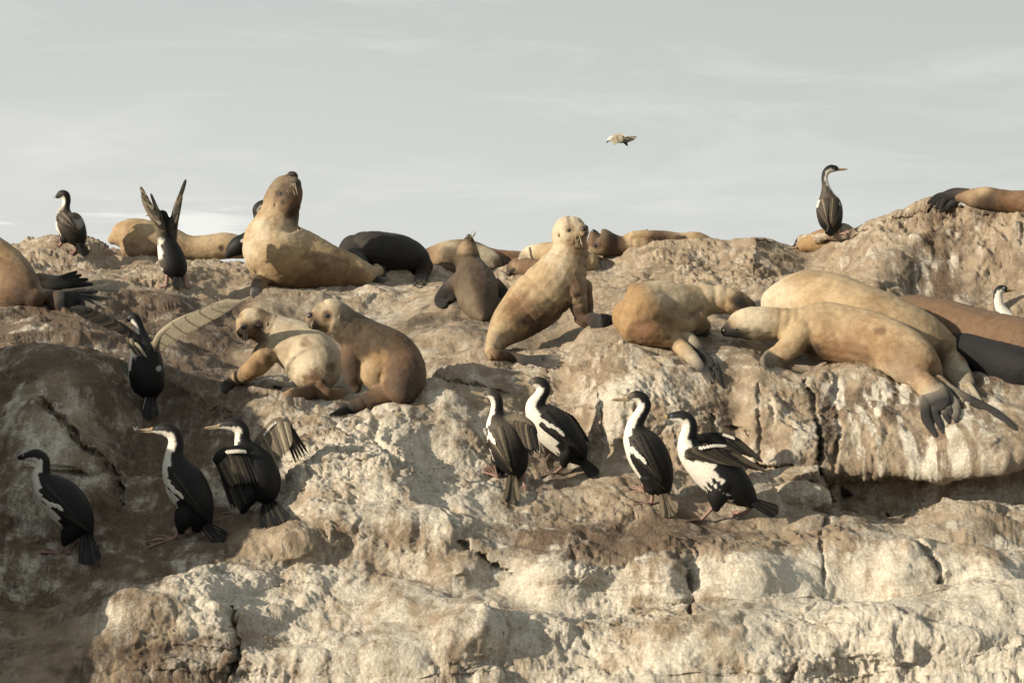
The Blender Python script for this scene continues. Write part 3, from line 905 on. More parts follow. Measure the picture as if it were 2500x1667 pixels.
# 2 black one behind
g = ground(950, 672)
f = seal("black sea lion curled with its head down behind the big tan one", g + .25, (955, 672, g), voxel=.012, lump=.005)
f.tube([(1030,662,20,22),(1016,635,15,36),(985,622,0,46),(940,618,0,52),(900,614,0,50),(868,612,10,42),(862,632,10,32),(880,655,0,25),(895,668,0,16)], "DKSKKKKKK", folds=[(4.2,6.2,3,3)])
f.tube([(925,640,-25,18,.6),(928,665,-30,14,.5),(938,682,None,9,.35)], "KKK")
f.tube([(1034,650,-10,24),(1030,672,-15,18,.6),(1024,690,None,16,.35)], "KKD")
digits(f, (1025,682), [(1012,698),(1020,702),(1028,702),(1036,696)], 12, 6, "KDQ", w0=-12)
f.spot(1000, 595, 40, 'S', .8, .8); f.spot(880, 600, 40, 'S', .7, .8); f.spot(990,630,40,'K',.5,.8)
f.build(5)

# 3 brown one lying far behind with its flipper up
g = ground(1130, 668)
f = seal("brown sea lion lying in the back with a grey flipper laid over its side", g + .3, (1140, 666, g), lim=False, voxel=.014, lump=.005)
f.tube([(1015,640,20,20),(1050,636,10,32),(1092,630,0,42),(1140,626,0,41),(1200,640,0,34),(1260,642,0,30),(1320,648,10,26)], "BBTBRRB")
f.tube([(1152,603,-34,14,.5),(1180,620,-42,21,.32),(1206,636,-44,21,.3),(1222,644,-42,13,.3)], "HLLL")
f.spot(1095,625,20,'D',.6,.7); f.spot(1100,602,20,'L',.6,.8); f.spot(1230,660,40,'D',.8,.6)
f.build(5)

# 4 small dark one, nose straight up
g = ground(1165, 775)
f = seal("small dark brown pup seen from behind, nose pointing straight up", g + .18, (1165, 772, g), voxel=.010, lump=.007)
f.tube([(1178,776,5,11),(1172,752,-5,36),(1166,722,-5,52),(1160,690,0,52),(1152,662,8,40),(1146,640,12,31),(1142,618,12,30),(1143,600,8,23),(1144,586,4,14),(1145,578,0,8)], "OOOOOOOMOD", folds=[(4.4,6.2,4,2.2)])
f.tube([(1120,690,-5,24),(1098,712,0,26,.5),(1080,735,None,22,.35),(1082,748,None,12,.3)], "OKKK")
f.tube([(1205,700,10,24),(1225,718,15,20,.5),(1240,732,None,16,.35)], "OKK")
f.tube([(1160,768,-10,12,.7),(1178,772,-14,10,.6)], "HB")
f.line([(1160,660),(1172,690),(1182,740)], 15, 'D', .7, .7); f.spot(1205,735,28,'D',.6,.7); f.spot(1135,740,30,'H',.35,.8); f.spot(1128,605,12,'M',.6,.7); f.spot(1157,585,6,'D',.8)
f.tube([(1116,640,8,7),(1118,652,4,6),(1117,660,2,3)], "DDD")
f.build(4)
f.ball("nose", 1144, 578, 5, NOSE, .6)
f.whiskers(1150, 584, [15, 35, 55, 140], 17, 8, 4, -1)

# 5 pale one lying on its back, head upside down
g = ground(1300, 680)
f = seal("pale sea lion lying on its back, face upside down behind the upright one", g + .2, (1300, 678, g), voxel=.010, lump=.004)
f.tube([(1293,664,0,11),(1291,648,-4,24),(1296,630,-4,29),(1312,618,0,23),(1345,618,10,27),(1400,632,20,32),(1440,640,20,24)], "CCCCTTT")
f.tube([(1284,622,-18,12),(1292,614,-20,12),(1300,608,-18,9)], "HTC")
f.line([(1294,606),(1296,622),(1304,640)], 3, 'D', .8); f.spot(1281,653,9,'D',.9); f.spot(1278,628,14,'H',.6,.7)
f.build(3)
f.ball("eye", 1282, 653, 4.5, EYE)
g = ground(1255, 680)
f = seal("dark brown head poking out beside the pale upside-down one", g + .32, (1255, 678, g), voxel=.009, lump=.003)
f.tube([(1244,668,-8,9),(1250,658,-6,15),(1264,650,0,22),(1290,652,10,22),(1330,660,20,24)], "DDBBB")
f.spot(1258,650,10,'M',.6,.8); f.spot(1252,660,6,'K',.8)
f.build(3); f.ball("nose", 1243, 668, 5, NOSE, .5)

# 6 upright one, the tallest
g = ground(1300, 850)
f = seal("upright golden sea lion sitting tall with its head turned right", g + .15, (1300, 850, g), voxel=.0078, sm=3, lump=.005)
f.tube([(1200,856,0,16),(1213,832,0,27),(1238,800,0,46),(1272,768,-4,62),(1312,732,-6,70),(1350,694,-6,67),(1376,656,-4,60),(1390,624,0,49),(1393,600,0,44),(1390,578,-4,43),(1392,564,-8,41),(1400,560,-10,34)],
       "TTTTTTTTTTCC", folds=[(5.9,8.8,5,3.6),(3.6,5.2,2,3)])
f.tube([(1392,570,-24,30),(1410,570,-34,25),(1422,568,-40,18)], "CTT")
f.tube([(1400,559,-15,31),(1416,560,-28,20),(1428,558,-38,10)], "CTD")
f.tube([(1386,680,-20,42),(1400,712,-26,34),(1411,742,-28,25),(1418,768,-28,18),(1430,782,-34,14)], "TMMBD", folds=[(1,2.6,3,2)])
f.tube([(1416,776,-26,16,.6),(1432,788,-34,14,.5),(1446,784,-36,7,.5)], "BDD")
f.tube([(1425,700,30,22),(1432,740,34,17),(1438,770,20,14),(1462,789,0,25,.5),(1484,786,5,22,.4),(1500,782,8,14,.3)], "MBDKKK")
f.tube([(1200,862,-4,14),(1212,868,-10,15),(1245,872,None,14,.6),(1285,882,None,15,.45),(1318,884,None,16,.35)], "MBDKK")
f.tube([(1196,842,0,13),(1196,866,-2,9),(1200,878,0,5)], "TMM")
digits(f, (1292,883), [(1370,867),(1374,875),(1374,884),(1370,892),(1360,898)], 17, 5, "KKY", w0=-10, ratio=.5)
for u, v, r, c, k in [(1345,600,40,'C',.6),(1400,535,26,'C',.5),(1389,562,11,'B',.75),(1415,596,22,'G',.6),(1420,630,24,'B',.35),(1400,700,26,'B',.4),(1408,722,9,'D',.7),(1270,790,50,'G',.6),(1290,770,44,'B',.5),(1330,790,40,'D',.55),(1270,735,24,'B',.3),(1395,760,26,'D',.8),
                      (1280,787,6,'D',.8),(1300,802,5,'D',.6),(1426,558,8,'D',.9),(1300,820,30,'D',.6),(1255,830,20,'M',.5),(1250,745,26,'G',.5),(1240,850,14,'B',.6),(1375,680,20,'C',.5),(1360,640,24,'C',.35)]:
    f.spot(u, v, r, c, k, .7)
f.line([(1405,582),(1418,580),(1428,573),(1434,568)], 2.2, 'D', .8)
f.build(4)
f.ball("eye", 1389, 562, 6, EYE, .62); f.ball("ear", 1364, 574, 5, EARM, .2, (.6, .8, 1.2)); f.ball("nose", 1427, 557, 8, NOSE, .5, (1, 1, .8))
f.tube = f.tube
f.whiskers(1412, 582, [-75, -100, -50], 24, 12, 7)

# 7 curled one, rump to the camera
g = ground(1590, 835)
f = seal("golden sea lion asleep with its rump and twisted black hind flippers towards the cliff edge", g + .28, (1590, 835, g), voxel=.011, lump=.006)
f.tube([(1565,785,-20,60),(1595,804,-34,46),(1630,822,-36,28),(1652,824,-38,14)], "GGGT")
f.tube([(1535,775,-5,46),(1564,766,-10,76),(1602,750,14,66),(1648,748,30,60),(1692,742,48,48),(1732,732,56,38),(1775,734,54,35),(1805,739,50,28),(1826,743,48,18),(1838,744,48,9)],
       "GGTTTTTTMD", folds=[(3.9,6.6,4,3.0)])
f.tube([(1640,790,-20,34),(1670,790,0,28),(1690,770,30,34)], "GTT")
f.tube([(1652,838,-30,20),(1672,856,-28,19),(1696,880,-34,15),(1716,905,None,12,.7)], "TTLK")
f.tube([(1664,822,-20,18),(1688,834,-24,17),(1712,862,-34,14),(1734,895,None,14,.6)], "TLKK")
digits(f, (1716,890), [(1726,930,-62),(1734,934,-66),(1742,930,-64)], 12, 6, "KKY", w0=-50, ratio=.6)
digits(f, (1736,880), [(1752,920,-60),(1766,945,-68),(1760,912,-52)], 14, 6, "YKK", w0=-46, ratio=.6)
f.tube([(1690,764,10,24,.7),(1704,788,5,24,.5),(1718,806,None,24,.35),(1726,815,None,13,.3)], "BMLY")
for u, v, r, c, k in [(1565,800,34,'R',.55),(1590,818,30,'R',.5),(1640,770,30,'B',.3),(1690,768,12,'B',.5),(1805,733,22,'D',.9),(1812,742,16,'K',.8),(1560,730,36,'G',.4),(1620,700,40,'C',.45),(1640,745,26,'C',.35),(1620,800,18,'M',.5),(1750,705,30,'C',.4),(1770,750,18,'G',.4),(1632,825,6,'D',.5)]:
    f.spot(u, v, r, c, k, .6)
f.build(4)
f.ball("eye", 1803, 736, 4, EYE, .6)
f.ball("nose", 1841, 744, 5, NOSE, .4)

# 8 huge pale one behind, 9 golden one in front
g = ground(2060, 885)
f = seal("huge pale sea lion lying behind the golden one, highest back of the sleeping group", g + .72, (2080, 850, g + .6), voxel=.014, lump=.006)
f.tube([(1878,770,10,30),(1900,752,5,56),(1945,748,0,84),(2005,756,0,96),(2080,782,-5,97),(2160,808,-10,90),(2235,832,-20,78),(2295,854,-35,54),(2332,866,-50,30),(2350,872,-60,14)], "CCTTTTTTTM", folds=[(6.4,8,2,2)])
f.tube([(2296,862,-70,40),(2322,888,-80,36,.8),(2345,920,-84,30,.6),(2362,948,-86,22,.4)], "TTLY")
digits(f, (2352,935), [(2350,982,-90),(2366,985,-90),(2382,984,-90),(2395,978,-88)], 18, 7, "TLYK"[:3], w0=-86, ratio=.45)
for u, v, r, c, k in [(1890,735,50,'C',.5),(2310,850,16,'B',.3),(2290,872,24,'D',.5),(2352,872,10,'R',.6),(2130,790,60,'G',.3),(2250,780,50,'M',.2),(2220,730,20,'G',.4),(2060,700,14,'M',.3)]:
    f.spot(u, v, r, c, k, .7)
f.build(5)
f = seal("golden sea lion asleep on its belly with splayed black hind flipper hanging over the ledge", g + .22, (2060, 885, g), voxel=.011, lump=.006)
f.tube([(1773,808,0,14),(1788,802,0,25),(1812,793,-2,37),(1852,789,-4,42),(1898,791,-4,42),(1945,800,-4,52),(2000,806,-6,70),(2060,816,-8,74),(2122,830,-10,73),(2182,852,-12,67),(2235,880,-14,56),(2270,906,-16,36),(2292,930,-18,14)],
       "KMCCTTTTTTTGM", folds=[(3.6,5.3,4,3)])
f.tube([(1958,812,-30,40),(1935,838,-44,34,.8),(1908,862,-52,28,.6),(1884,882,None,30,.55),(1866,886,None,20,.5)], "TTTLY", folds=[(1,2.5,3,1.6)])
f.tube([(2180,880,-20,46),(2215,905,-34,36),(2240,922,-48,28),(2262,942,-60,29,.7),(2278,962,-66,30,.45)], "TTCTL", folds=[(1,3.2,5,2.2)])
for tip, mx_, r_, c_ in (((2286,1064),(2260,1010),11,"LKK"),((2303,1056),(2284,1010),8,"YKK"),((2318,1034),(2300,996),7.5,"LYK"),((2326,1020),(2310,985),8,"YYK"),((2335,1030),(2330,985),11,"LYY")):
    rx_ = 2262 + (tip[0] - 2286) * .75
    f.tube([(rx_, 948, -95, 11, .5), (mx_[0], mx_[1], -110, r_ * 1.15, .5), ((mx_[0] + tip[0]) / 2 - (3 if tip[0] < 2300 else 0), (mx_[1] + tip[1]) / 2, -112, r_, .5), (tip[0], tip[1], -110, r_ * .45, .5)], ("Y" + c_[1:] + "K")[:3] + "K", extra=True, nang=12)
f.tube([(2262,938,-84,22,.4),(2276,960,-98,36,.28),(2288,985,-104,34,.2)], "TYK", extra=True, nang=16)
f.tube([(2290,930,-20,16),(2325,955,-34,13,.6),(2375,980,-50,11,.5),(2425,1005,None,10,.5),(2462,1032,None,7,.5),(2482,1050,None,3,.5)], "MYKKKK")
for u, v, r, c, k in [(1778,808,22,'K',.95),(1800,816,17,'K',.9),(1815,826,18,'D',.7),(1830,770,40,'C',.5),(1850,812,12,'H',.5),(2000,850,40,'G',.6),(2120,860,60,'G',.5),(2030,870,40,'R',.6),(2085,840,60,'R',.35),(2155,808,11,'B',.6),(2140,806,9,'B',.5),(2200,880,50,'B',.4),(2250,910,30,'R',.4),(1990,860,20,'D',.7),
                      (1975,850,14,'B',.6),(2120,890,40,'C',.5),(2170,905,24,'C',.6),(2290,925,14,'D',.5),(2100,860,24,'B',.3),(2296,975,12,'K',.5)]:
    f.spot(u, v, r, c, k, .7)
f.build(4)
f.ball("eye", 1800, 805, 4, EYE, .6); f.ball("nose", 1768, 806, 7, NOSE, .5)

# 10 brown one and 11 black one at the right edge
g = ground(2420, 900)
f = seal("brown sea lion lying behind the black one at the foot of the boulder", g + .85, (2400, 880, g + .8), voxel=.014, lump=.006)
f.tube([(2175,752,0,28),(2225,772,0,54),(2300,798,0,68),(2400,830,0,74),(2500,852,0,72),(2600,875,0,66),(2690,895,0,50)], "OBBBBOO")
f.build(5)
f = seal("black sea lion lying in the shade beside the pale group at the right edge", g + .25, (2420, 900, g), voxel=.014, lump=.005)
f.tube([(2300,808,20,22),(2335,840,0,44),(2400,866,0,48),(2480,893,0,50),(2560,908,0,46),(2640,920,0,36)], "NNNNNN")
f.build(5)

# 12 on top of the boulder
g = ground(2430, 522)
f = seal("brown sea lion lying on top of the boulder with black hind flippers trailing left", g + .22, (2430, 515, g), voxel=.013, lump=.005)
f.tube([(2342,482,-10,13),(2375,483,-6,23),(2410,484,0,28),(2460,491,0,27),(2520,493,0,30),(2600,500,0,34),(2700,508,0,34)], "BMBBMMM")
f.tube([(2362,478,-20,18,.7),(2330,474,-26,15,.5),(2300,484,-30,13,.4)], "DKK")
digits(f, (2318,478), [(2266,496,-36),(2272,504,-38),(2285,508,-40),(2295,517,-44)], 13, 6, "KKK", w0=-30, ratio=.4, mid=(-4,-5))
digits(f, (2335,488), [(2296,519,-46),(2312,512,-46)], 12, 5, "KKK", w0=-30, ratio=.4)
f.spot(2410,505,30,'D',.7,.7); f.spot(2480,505,40,'R',.5,.7); f.spot(2400,462,16,'T',.7,.7)
f.build(4)

# 13 bit of a back behind the cormorant
g = ground(2010, 575)
f = seal("tan back of a sea lion showing behind the cormorant on the skyline", g + .2, (2012, 590, g), lim=False, voxel=.014, lump=.004)
f.tube([(1962,600,0,16),(1985,594,0,26),(2020,590,0,33),(2060,594,0,32),(2110,604,0,26)], "GGGGG")
f.build(4)

# 14 on its back right of the upright one
g = ground(1560, 602)
f = seal("brown sea lion lying with its dark face upside down on the skyline mound", g + .02, (1520, 605, g), lim=False, voxel=.010, lump=.004)
f.tube([(1450,572,-8,12),(1456,588,-6,28),(1470,592,-6,34),(1498,598,0,27),(1530,603,0,22)], "BBBDB")
f.tube([(1515,602,5,20),(1552,594,5,31),(1610,592,5,30),(1660,594,5,26),(1700,590,5,24),(1740,600,5,16)], "TTBTTT", folds=[(.4,2,4,2)])
f.tube([(1545,574,-16,10),(1585,572,-20,10),(1630,578,-20,9),(1670,582,-16,6)], "TTMD")
for u, v, r, c, k in [(1454,598,11,'D',.9),(1455,572,10,'D',.8),(1470,565,16,'H',.5),(1500,590,16,'D',.9),(1445,610,9,'T',.6),(1462,620,14,'T',.5),(1610,590,24,'D',.7),(1590,582,14,'D',.5)]:
    f.spot(u, v, r, c, k, .6)
f.build(3); f.ball("eye", 1454, 600, 5, EYE, .4); f.ball("nose", 1449, 563, 6, NOSE, .5)

# 15 pale one on the left skyline
g = ground(420, 628)
f = seal("long pale sea lion lying flat on the left skyline behind a wing-raising cormorant", g + .3, (420, 626, g), lim=False, voxel=.014, lump=.006)
f.tube([(275,585,0,14),(296,578,0,36),(325,580,0,48),(370,588,0,48),(415,596,0,42),(462,606,0,32),(510,604,0,32),(555,600,0,33),(595,606,0,26)], "TTTTTTTTT")
f.tube([(310,612,-18,18),(350,612,-30,22),(380,600,-34,14)], "MMT")
f.spot(320,560,30,'G',.4,.8); f.spot(540,605,6,'D',.7); f.spot(380,618,30,'B',.4,.8)
f.build(5)

# 16 at the left edge
g = ground(60, 745)
f = seal("brown sea lion at the left edge with dark fan-shaped hind flippers", g + .28, (20, 740, g), voxel=.012, lump=.006)
f.tube([(-330,640,0,70),(-230,640,0,105),(-130,645,0,112),(-50,660,0,98),(10,682,-4,76),(55,706,-8,50),(85,726,-10,28)], "BBBMMBB")
f.tube([(70,722,-16,30),(105,730,-22,26,.8),(150,734,-26,26,.45),(185,732,None,24,.3)], "RRKK")
digits(f, (165,728), [(274,710),(271,730),(252,744),(232,748),(215,741)], 15, 6.5, "KKY", w0=-32, ratio=.4)
f.tube([(95,690,20,24,.7),(130,690,24,20,.6),(165,688,24,18,.45)], "BYK")
digits(f, (130,694), [(186,664,20),(196,672,20),(212,682,18),(224,694,16)], 14, 7, "YKK", w0=20, ratio=.4)
for u, v, r, c, k in [(60,740,40,'D',.7),(20,660,30,'D',.35),(-10,640,50,'G',.5),(10,620,40,'G',.4),(240,746,14,'L',.7),(110,700,14,'L',.6)]:
    f.spot(u, v, r, c, k, .7)
f.build(4)

# 17, 18 the two young ones leaning on each other
g = ground(760, 965)
f = seal("cream young sea lion lying belly-up on its side, leaning against its brown neighbour", g + .14, (760, 960, g), voxel=.0088, lump=.004)
f.tube([(768,948,-22,20),(772,925,-22,50),(768,892,-14,70),(748,862,-6,70),(718,842,0,62),(690,826,2,55),(664,810,0,46),(640,798,-4,40),(622,790,-8,40),(611,788,-10,38)],
       "CCCCCCCMTT", folds=[(5.8,7.6,4,2.6)])
f.tube([(608,790,-18,34),(602,800,-34,27),(596,806,-46,20)], "TTM")
f.tube([(600,816,-36,17),(592,812,-40,13)], "MB")
f.tube([(650,864,-20,32),(632,888,-26,28),(606,908,-30,22),(578,926,None,19,.6),(556,942,None,17,.4),(549,956,None,9,.3)], "TGMMKK")
f.tube([(766,938,-46,18),(766,952,-52,12),(768,946,-58,9)], "BBB")
f.tube([(762,955,-34,22),(735,962,-40,18,.7),(712,962,None,16,.5),(694,962,None,8,.4)], "BBMM")
f.tube([(780,955,-34,22),(802,964,-40,18,.7),(828,962,None,16,.5),(850,958,None,8,.4)], "BBMM")
f.tube([(720,955,-10,9,.4),(690,952,0,9,.3),(668,944,5,4,.3)], "DKK")
for u, v, r, c, k in [(597,796,9,'D',.95),(631,795,12,'D',.85),(622,805,13,'B',.6),(584,770,7,'B',.4),(577,768,7,'D',.4),(606,820,16,'B',.5),(637,757,10,'B',.6),(612,765,18,'C',.5),(748,838,13,'M',.5),(742,842,8,'B',.4),(805,895,13,'H',.5),(770,925,26,'B',.85),(768,950,30,'B',.9),(820,930,14,'M',.3),
                      (640,825,16,'D',.4),(660,880,16,'D',.5),(616,905,22,'G',.5),(620,842,12,'D',.5),(700,905,14,'H',.5),(590,818,10,'T',.4)]:
    f.spot(u, v, r, c, k, .45)
f.line([(578,812),(588,818),(598,822),(612,822)], 2.6, 'D', .85)
f.build(3)
f.ball("eye", 632, 796, 6.5, EYE, .65); f.ball("eye", 581, 774, 4.5, EYE, .8); f.ball("ear", 652, 792, 4.5, EARM, .2, (.6, .8, 1.2)); f.ball("nose", 595, 797, 8, NOSE, .5, (1.1, 1, .8))
f.whiskers(598, 814, [-100, -80, 200, -30], 18, 12, 8)
g2 = ground(900, 985)
f = seal("brown young sea lion resting its pale head on the cream one's back", g2 + .16, (930, 980, g2), voxel=.0088, lump=.005)
f.tube([(980,962,0,30),(986,935,-4,52),(982,898,-4,57),(955,868,-2,61),(918,846,0,58),(880,822,0,50),(850,800,-4,45),(828,784,-10,44),(808,774,-16,46),(796,774,-20,40)], "DBBOOOOHCT", folds=[(5.8,7.0,2,1.4)])
f.tube([(790,776,-28,34),(774,780,-38,25),(762,779,-44,18)], "TTM")
f.tube([(772,790,-36,18),(762,792,-40,13)], "MD")
f.tube([(862,850,-6,32),(860,895,-8,27),(864,928,-10,22),(870,948,-14,14,.7)], "BDDD")  # foreleg coloured darker for the shadow it lies in
f.tube([(932,880,-12,48),(915,915,-14,36),(925,945,-16,22)], "GGM")
f.tube([(994,940,-20,36),(962,956,-30,31),(928,968,-40,26,.85),(895,981,-48,23,.75),(862,994,-52,19,.6)], "BBDDD")
digits(f, (880,986), [(807,1014),(818,1013),(832,1010),(844,1006)], 19, 7.5, "DKK", w0=-58, ratio=.5)
for u, v, r, c, k in [(798,771,12,'B',.8),(758,772,8,'D',.8),(768,792,14,'D',.75),(790,805,16,'B',.5),(776,752,12,'H',.5),(800,745,22,'C',.45),(822,768,6,'H',.5),(835,760,24,'H',.4),(995,925,34,'D',.5),(970,905,16,'D',.3),(925,875,20,'G',.6),(900,905,26,'T',.6),(925,925,16,'T',.5),
                      (860,900,20,'D',.5),(940,970,30,'B',.6),(1010,900,20,'O',.5),(975,820,30,'B',.3)]:
    f.spot(u, v, r, c, k, .55)
f.line([(752,788),(764,800),(780,806)], 2.4, 'D', .8)
f.build(3)
f.ball("eye", 800, 771, 7, EYE, .65); f.ball("ear", 829, 774, 4.5, EARM, .2, (.6, .8, 1.2)); f.ball("nose", 755, 769, 8, NOSE, .5, (.9, 1, 1.1))
f.whiskers(764, 786, [200, 230, 260, 185], 16, 12, 7)
# ------------------------------------------------------------------ cormorants
GB = "black and white cormorants on the rock"
BLK = 'N'
def bird(label, foot, body, thr, beak, eye, side=1, legs=(), tail=None, bar=(), off=0.0, thigh=(), vox=None, back=BLK, front='W', far=False, D0=None, crest=None, spots=(), tailcols="NNSN", tw=5.5, ringcol='OR', wingfold=None, extra=None, cheek=True, face=None):
    D0 = D0 or rockhit(*foot) + off
    f = Fig("cormorant", label, "cormorant", GB, D0, (foot[0], foot[1]), voxel=vox or .0052 * D0 / 12.5, sm=5, mat=PLUME, jag=.0035)
    n = len(body)
    bk = list(back) if len(back) == n else [back] * n
    pts = [tuple(p) + ((1.0,) if len(p) == 4 else ()) for p in body]
    f.tube(pts, bk, thr=[t for t in thr], front=[front] * n) if side == 1 else f_tube_m(f, pts, bk, thr, front)
    for th in thigh:
        f.tube(th, [BLK] * len(th))
    for lg in legs:                       # hip, ankle, heel, toe : leg and webbed foot
        hip, ankle, heel, toe = lg[:4]
        cP = lg[4] if len(lg) > 4 else 'P'
        hw = hip[2] if len(hip) > 2 else 0
        hd = rockhit(heel[0], heel[1]) - .008
        wh = (hd - D0) / f.px()
        if abs(wh) > 60: wh = hw
        lw = 4.4
        f.tube([(hip[0], hip[1], hw, lw * 1.5), (ankle[0], ankle[1], (hw + wh) / 2, lw), (heel[0], heel[1] - 2, wh, lw)], [cP] * 3, extra=True, nang=8)
        dx, dy = toe[0] - heel[0], toe[1] - heel[1]
        Ln = math.hypot(dx, dy); px_, py_ = -dy / Ln, dx / Ln
        k = lg[5] if len(lg) > 5 else .30
        toes = []
        for a, s in ((-1, .82), (-.3, 1.0), (.45, .95), (1.0, .6)):
            e = (heel[0] + dx * s + px_ * Ln * k * a, heel[1] + dy * s + py_ * Ln * k * a)
            te = (rockhit(*e) - .008 - D0) / f.px()
            if abs(te - wh) > 45: te = wh - Ln * .15
            toes.append((e[0], e[1], te))
            f.tube([(heel[0], heel[1] - 1, wh, lw * .8), ((heel[0] + e[0]) / 2, (heel[1] + e[1]) / 2 - 2, (wh + te) / 2, lw * .55), (e[0], e[1], te, lw * .4)], [cP] * 3, extra=True, nang=7, seg=3)
        # webs
        hp = np.array(P(heel[0], heel[1], D0 + wh * f.px()))
        tp = [np.array(P(a, b, D0 + c * f.px())) for a, b, c in toes]
        for i in range(3):
            mid = (tp[i] + tp[i + 1]) * .5 * .86 + hp * .14
            vs = np.array([hp, tp[i], mid, tp[i + 1]]); vs2 = vs + np.array([0, .002, -.003])
            nb = f.xn
            f.xV += [vs, vs2]; f.xC.append(np.repeat(colv(cP)[None] * .8, 8, 0)); f.xn += 8
            f.xF += [(nb, nb + 1, nb + 2), (nb, nb + 2, nb + 3), (nb + 6, nb + 5, nb + 4), (nb + 7, nb + 6, nb + 4), (nb, nb + 4, nb + 5, nb + 1), (nb + 3, nb + 7, nb + 4, nb)]
    for s_ in spots: f.spot(*s_)
    f.bar = bar
    if extra: extra(f)
    f.build(1)
    # beak: upper and lower mandible with hooked tip
    if beak:
        b0, b1 = beak
        L_ = math.hypot(b1[0] - b0[0], b1[1] - b0[1]); dx, dy = (b1[0] - b0[0]) / L_, (b1[1] - b0[1]) / L_
        r0 = L_ * .115
        qx, qy = dx * .0 - dy * side * -1, dx * side * -1 * -1
        dn = (0, 1)
        vs1, f1_, _, _ = tube_mesh([(b0[0] - dx * L_ * .25, b0[1] - dy * L_ * .25, -2, r0 * 1.6, .9), (b0[0], b0[1], -2, r0 * 1.2, .9), ((b0[0] + b1[0]) / 2, (b0[1] + b1[1]) / 2, -2, r0 * .72, .9), (b1[0] - dx * 2, b1[1] - dy * 2, -2, r0 * .62, .9), (b1[0] + dx * 1.2, b1[1] + dy * 1.2 + r0 * .9, -2, r0 * .3, .9)], D0, seg=4, nang=8)
        vs2, f2_, _, _ = tube_mesh([(b0[0] - dx * L_ * .15, b0[1] - dy * L_ * .15 + r0 * 1.1, -2, r0 * .9, .9), ((b0[0] + b1[0]) / 2, (b0[1] + b1[1]) / 2 + r0 * 1.15, -2, r0 * .5, .9), (b1[0] - dx * 4, b1[1] - dy * 4 + r0 * .9, -2, r0 * .3, .9)], D0, seg=4, nang=8)
        fs = f1_ + [tuple(i + len(vs1) for i in q) for q in f2_]
        c = np.repeat(colv('BK')[None], len(vs1) + len(vs2), 0)
        me = mesh_from("beak", np.vstack([vs1, vs2]), fs, c, HORN, f.root); new_obj("beak", me, f.root)
        if ringcol and not far:
            o = f.ball("caruncle", b0[0] - dx * L_ * .02, b0[1] - dy * L_ * .02 - r0 * 1.1, 3.6, CAR, .55)
    if eye:
        if not far: 
            e = f.ball("eye", eye[0], eye[1], 4.2, EYEB, .55)
            p = f.ball("pupil", eye[0], eye[1], 2.3, EYE, .1)
            p.location = p.location - e.location; p.parent = e
        else:
            f.ball("eye", eye[0], eye[1], 2.4, EYE, .5)
    if tail:
        (bx, by), (tx, ty), wide, ww = tail[:4]
        dx, dy = tx - bx, ty - by; L_ = math.hypot(dx, dy); nx, ny = -dy / L_, dx / L_
        m = 9
        bases = [(bx + nx * wide * .35 * (i / (m - 1) * 2 - 1), by + ny * wide * .35 * (i / (m - 1) * 2 - 1)) for i in range(m)]
        tips = [(tx + nx * wide * (i / (m - 1) * 2 - 1) - dx * .10 * abs(i / (m - 1) * 2 - 1) ** 2, ty + ny * wide * (i / (m - 1) * 2 - 1) - dy * .10 * abs(i / (m - 1) * 2 - 1) ** 2) for i in range(m)]
        # keep the tail in front of the rock it hangs over
        wt = ww
        rr = min((rockhit(tx, ty) - .03 - D0) / f.px(), 2 * (rockhit((bx + tx) / 2, (by + ty) / 2) - .02 - D0) / f.px() + 14)
        wt = min(ww, rr) if rr > -190 else ww
        strip_feathers(f, "tail", bases, tips, tw, tailcols, wb=-14, wt=wt, shaftcol=(tail[4] if len(tail) > 4 else None), taper=.9)
    return f
def f_tube_m(f, pts, bk, thr, front):
    # right-facing bird: mirror the angle test by swapping colours
    n = len(pts)
    f.tube(pts, [front] * n, thr=[-t for t in thr], front=bk)
CAR = plain("yellow_caruncle", (.42, .26, .07), .6)

def wing_folded(f, top, low, tip, n=9, width=7, cols="NSNQNNS", lift=.006, white=None):
    """long feathers of the closed wing, laid over the body from shoulder line top->low to the wing tip"""
    A = lerp_pts([top, low], n) if len(top) == 2 else lerp_pts(top, n)
    bs = [(a[0], a[1]) for a in A]
    ts = [(tip[0] + (i - n / 2) * .9, tip[1] - abs(i - n * .7) * 2.2) for i in range(n)]
    o = strip_feathers(f, "wing", bs, ts, width, cols, lift=lift, conform=True, wb=-20, wt=-8, taper=.6)
    if f.bar:
        k = 12 / f.D0 * 12.5 / 12
        bb = lerp_pts(f.bar, 16)
        rn = random.Random(3)
        tt = [(a[0] + 7 * k + rn.uniform(-5, 7), a[1] + 6 * k + rn.uniform(-5, 6)) for a in bb]
        strip_feathers(f, "wing_bar", [(a[0] - 2 + rn.uniform(-2, 2), a[1] - 3 + rn.uniform(-2, 2)) for a in bb], tt, 4.4, "W", edge=.97, var=.04, order=.3, lift=.013, conform=True, wb=-26, wt=-22, taper=.7, nseg=4)
    return o

# leftmost in front
f = bird("cormorant in the shade at the far left, head lowered, facing left", (148, 1352),
  [(220,1312,4,9),(205,1290,2,30),(182,1256,0,46),(152,1220,0,50),(120,1190,0,40),(102,1165,0,25),(103,1143,0,19),(103,1124,0,18),(88,1112,0,17),(68,1114,0,12),(48,1117,0,7)],
  [1.1,1.1,.78,.72,.62,.25,.1,.15,.25,.35,.9], ((46,1117),(26,1121)), (56,1111),
  legs=[((157,1318),(156,1330),(146,1352),(80,1357)), ((182,1318,14),(176,1332),(164,1350),(176,1347))], tail=((210,1305),(222,1376),26,-12,'Q'), bar=[(86,1200),(106,1222),(122,1230),(143,1236)],
  thigh=[[(185,1275,-8,34),(168,1305,-10,22),(158,1326,-8,9)]], ringcol=None)
wing_folded(f, [(118,1178),(100,1195),(98,1215)], None, (212,1300), cols="NSNNSNNNS")

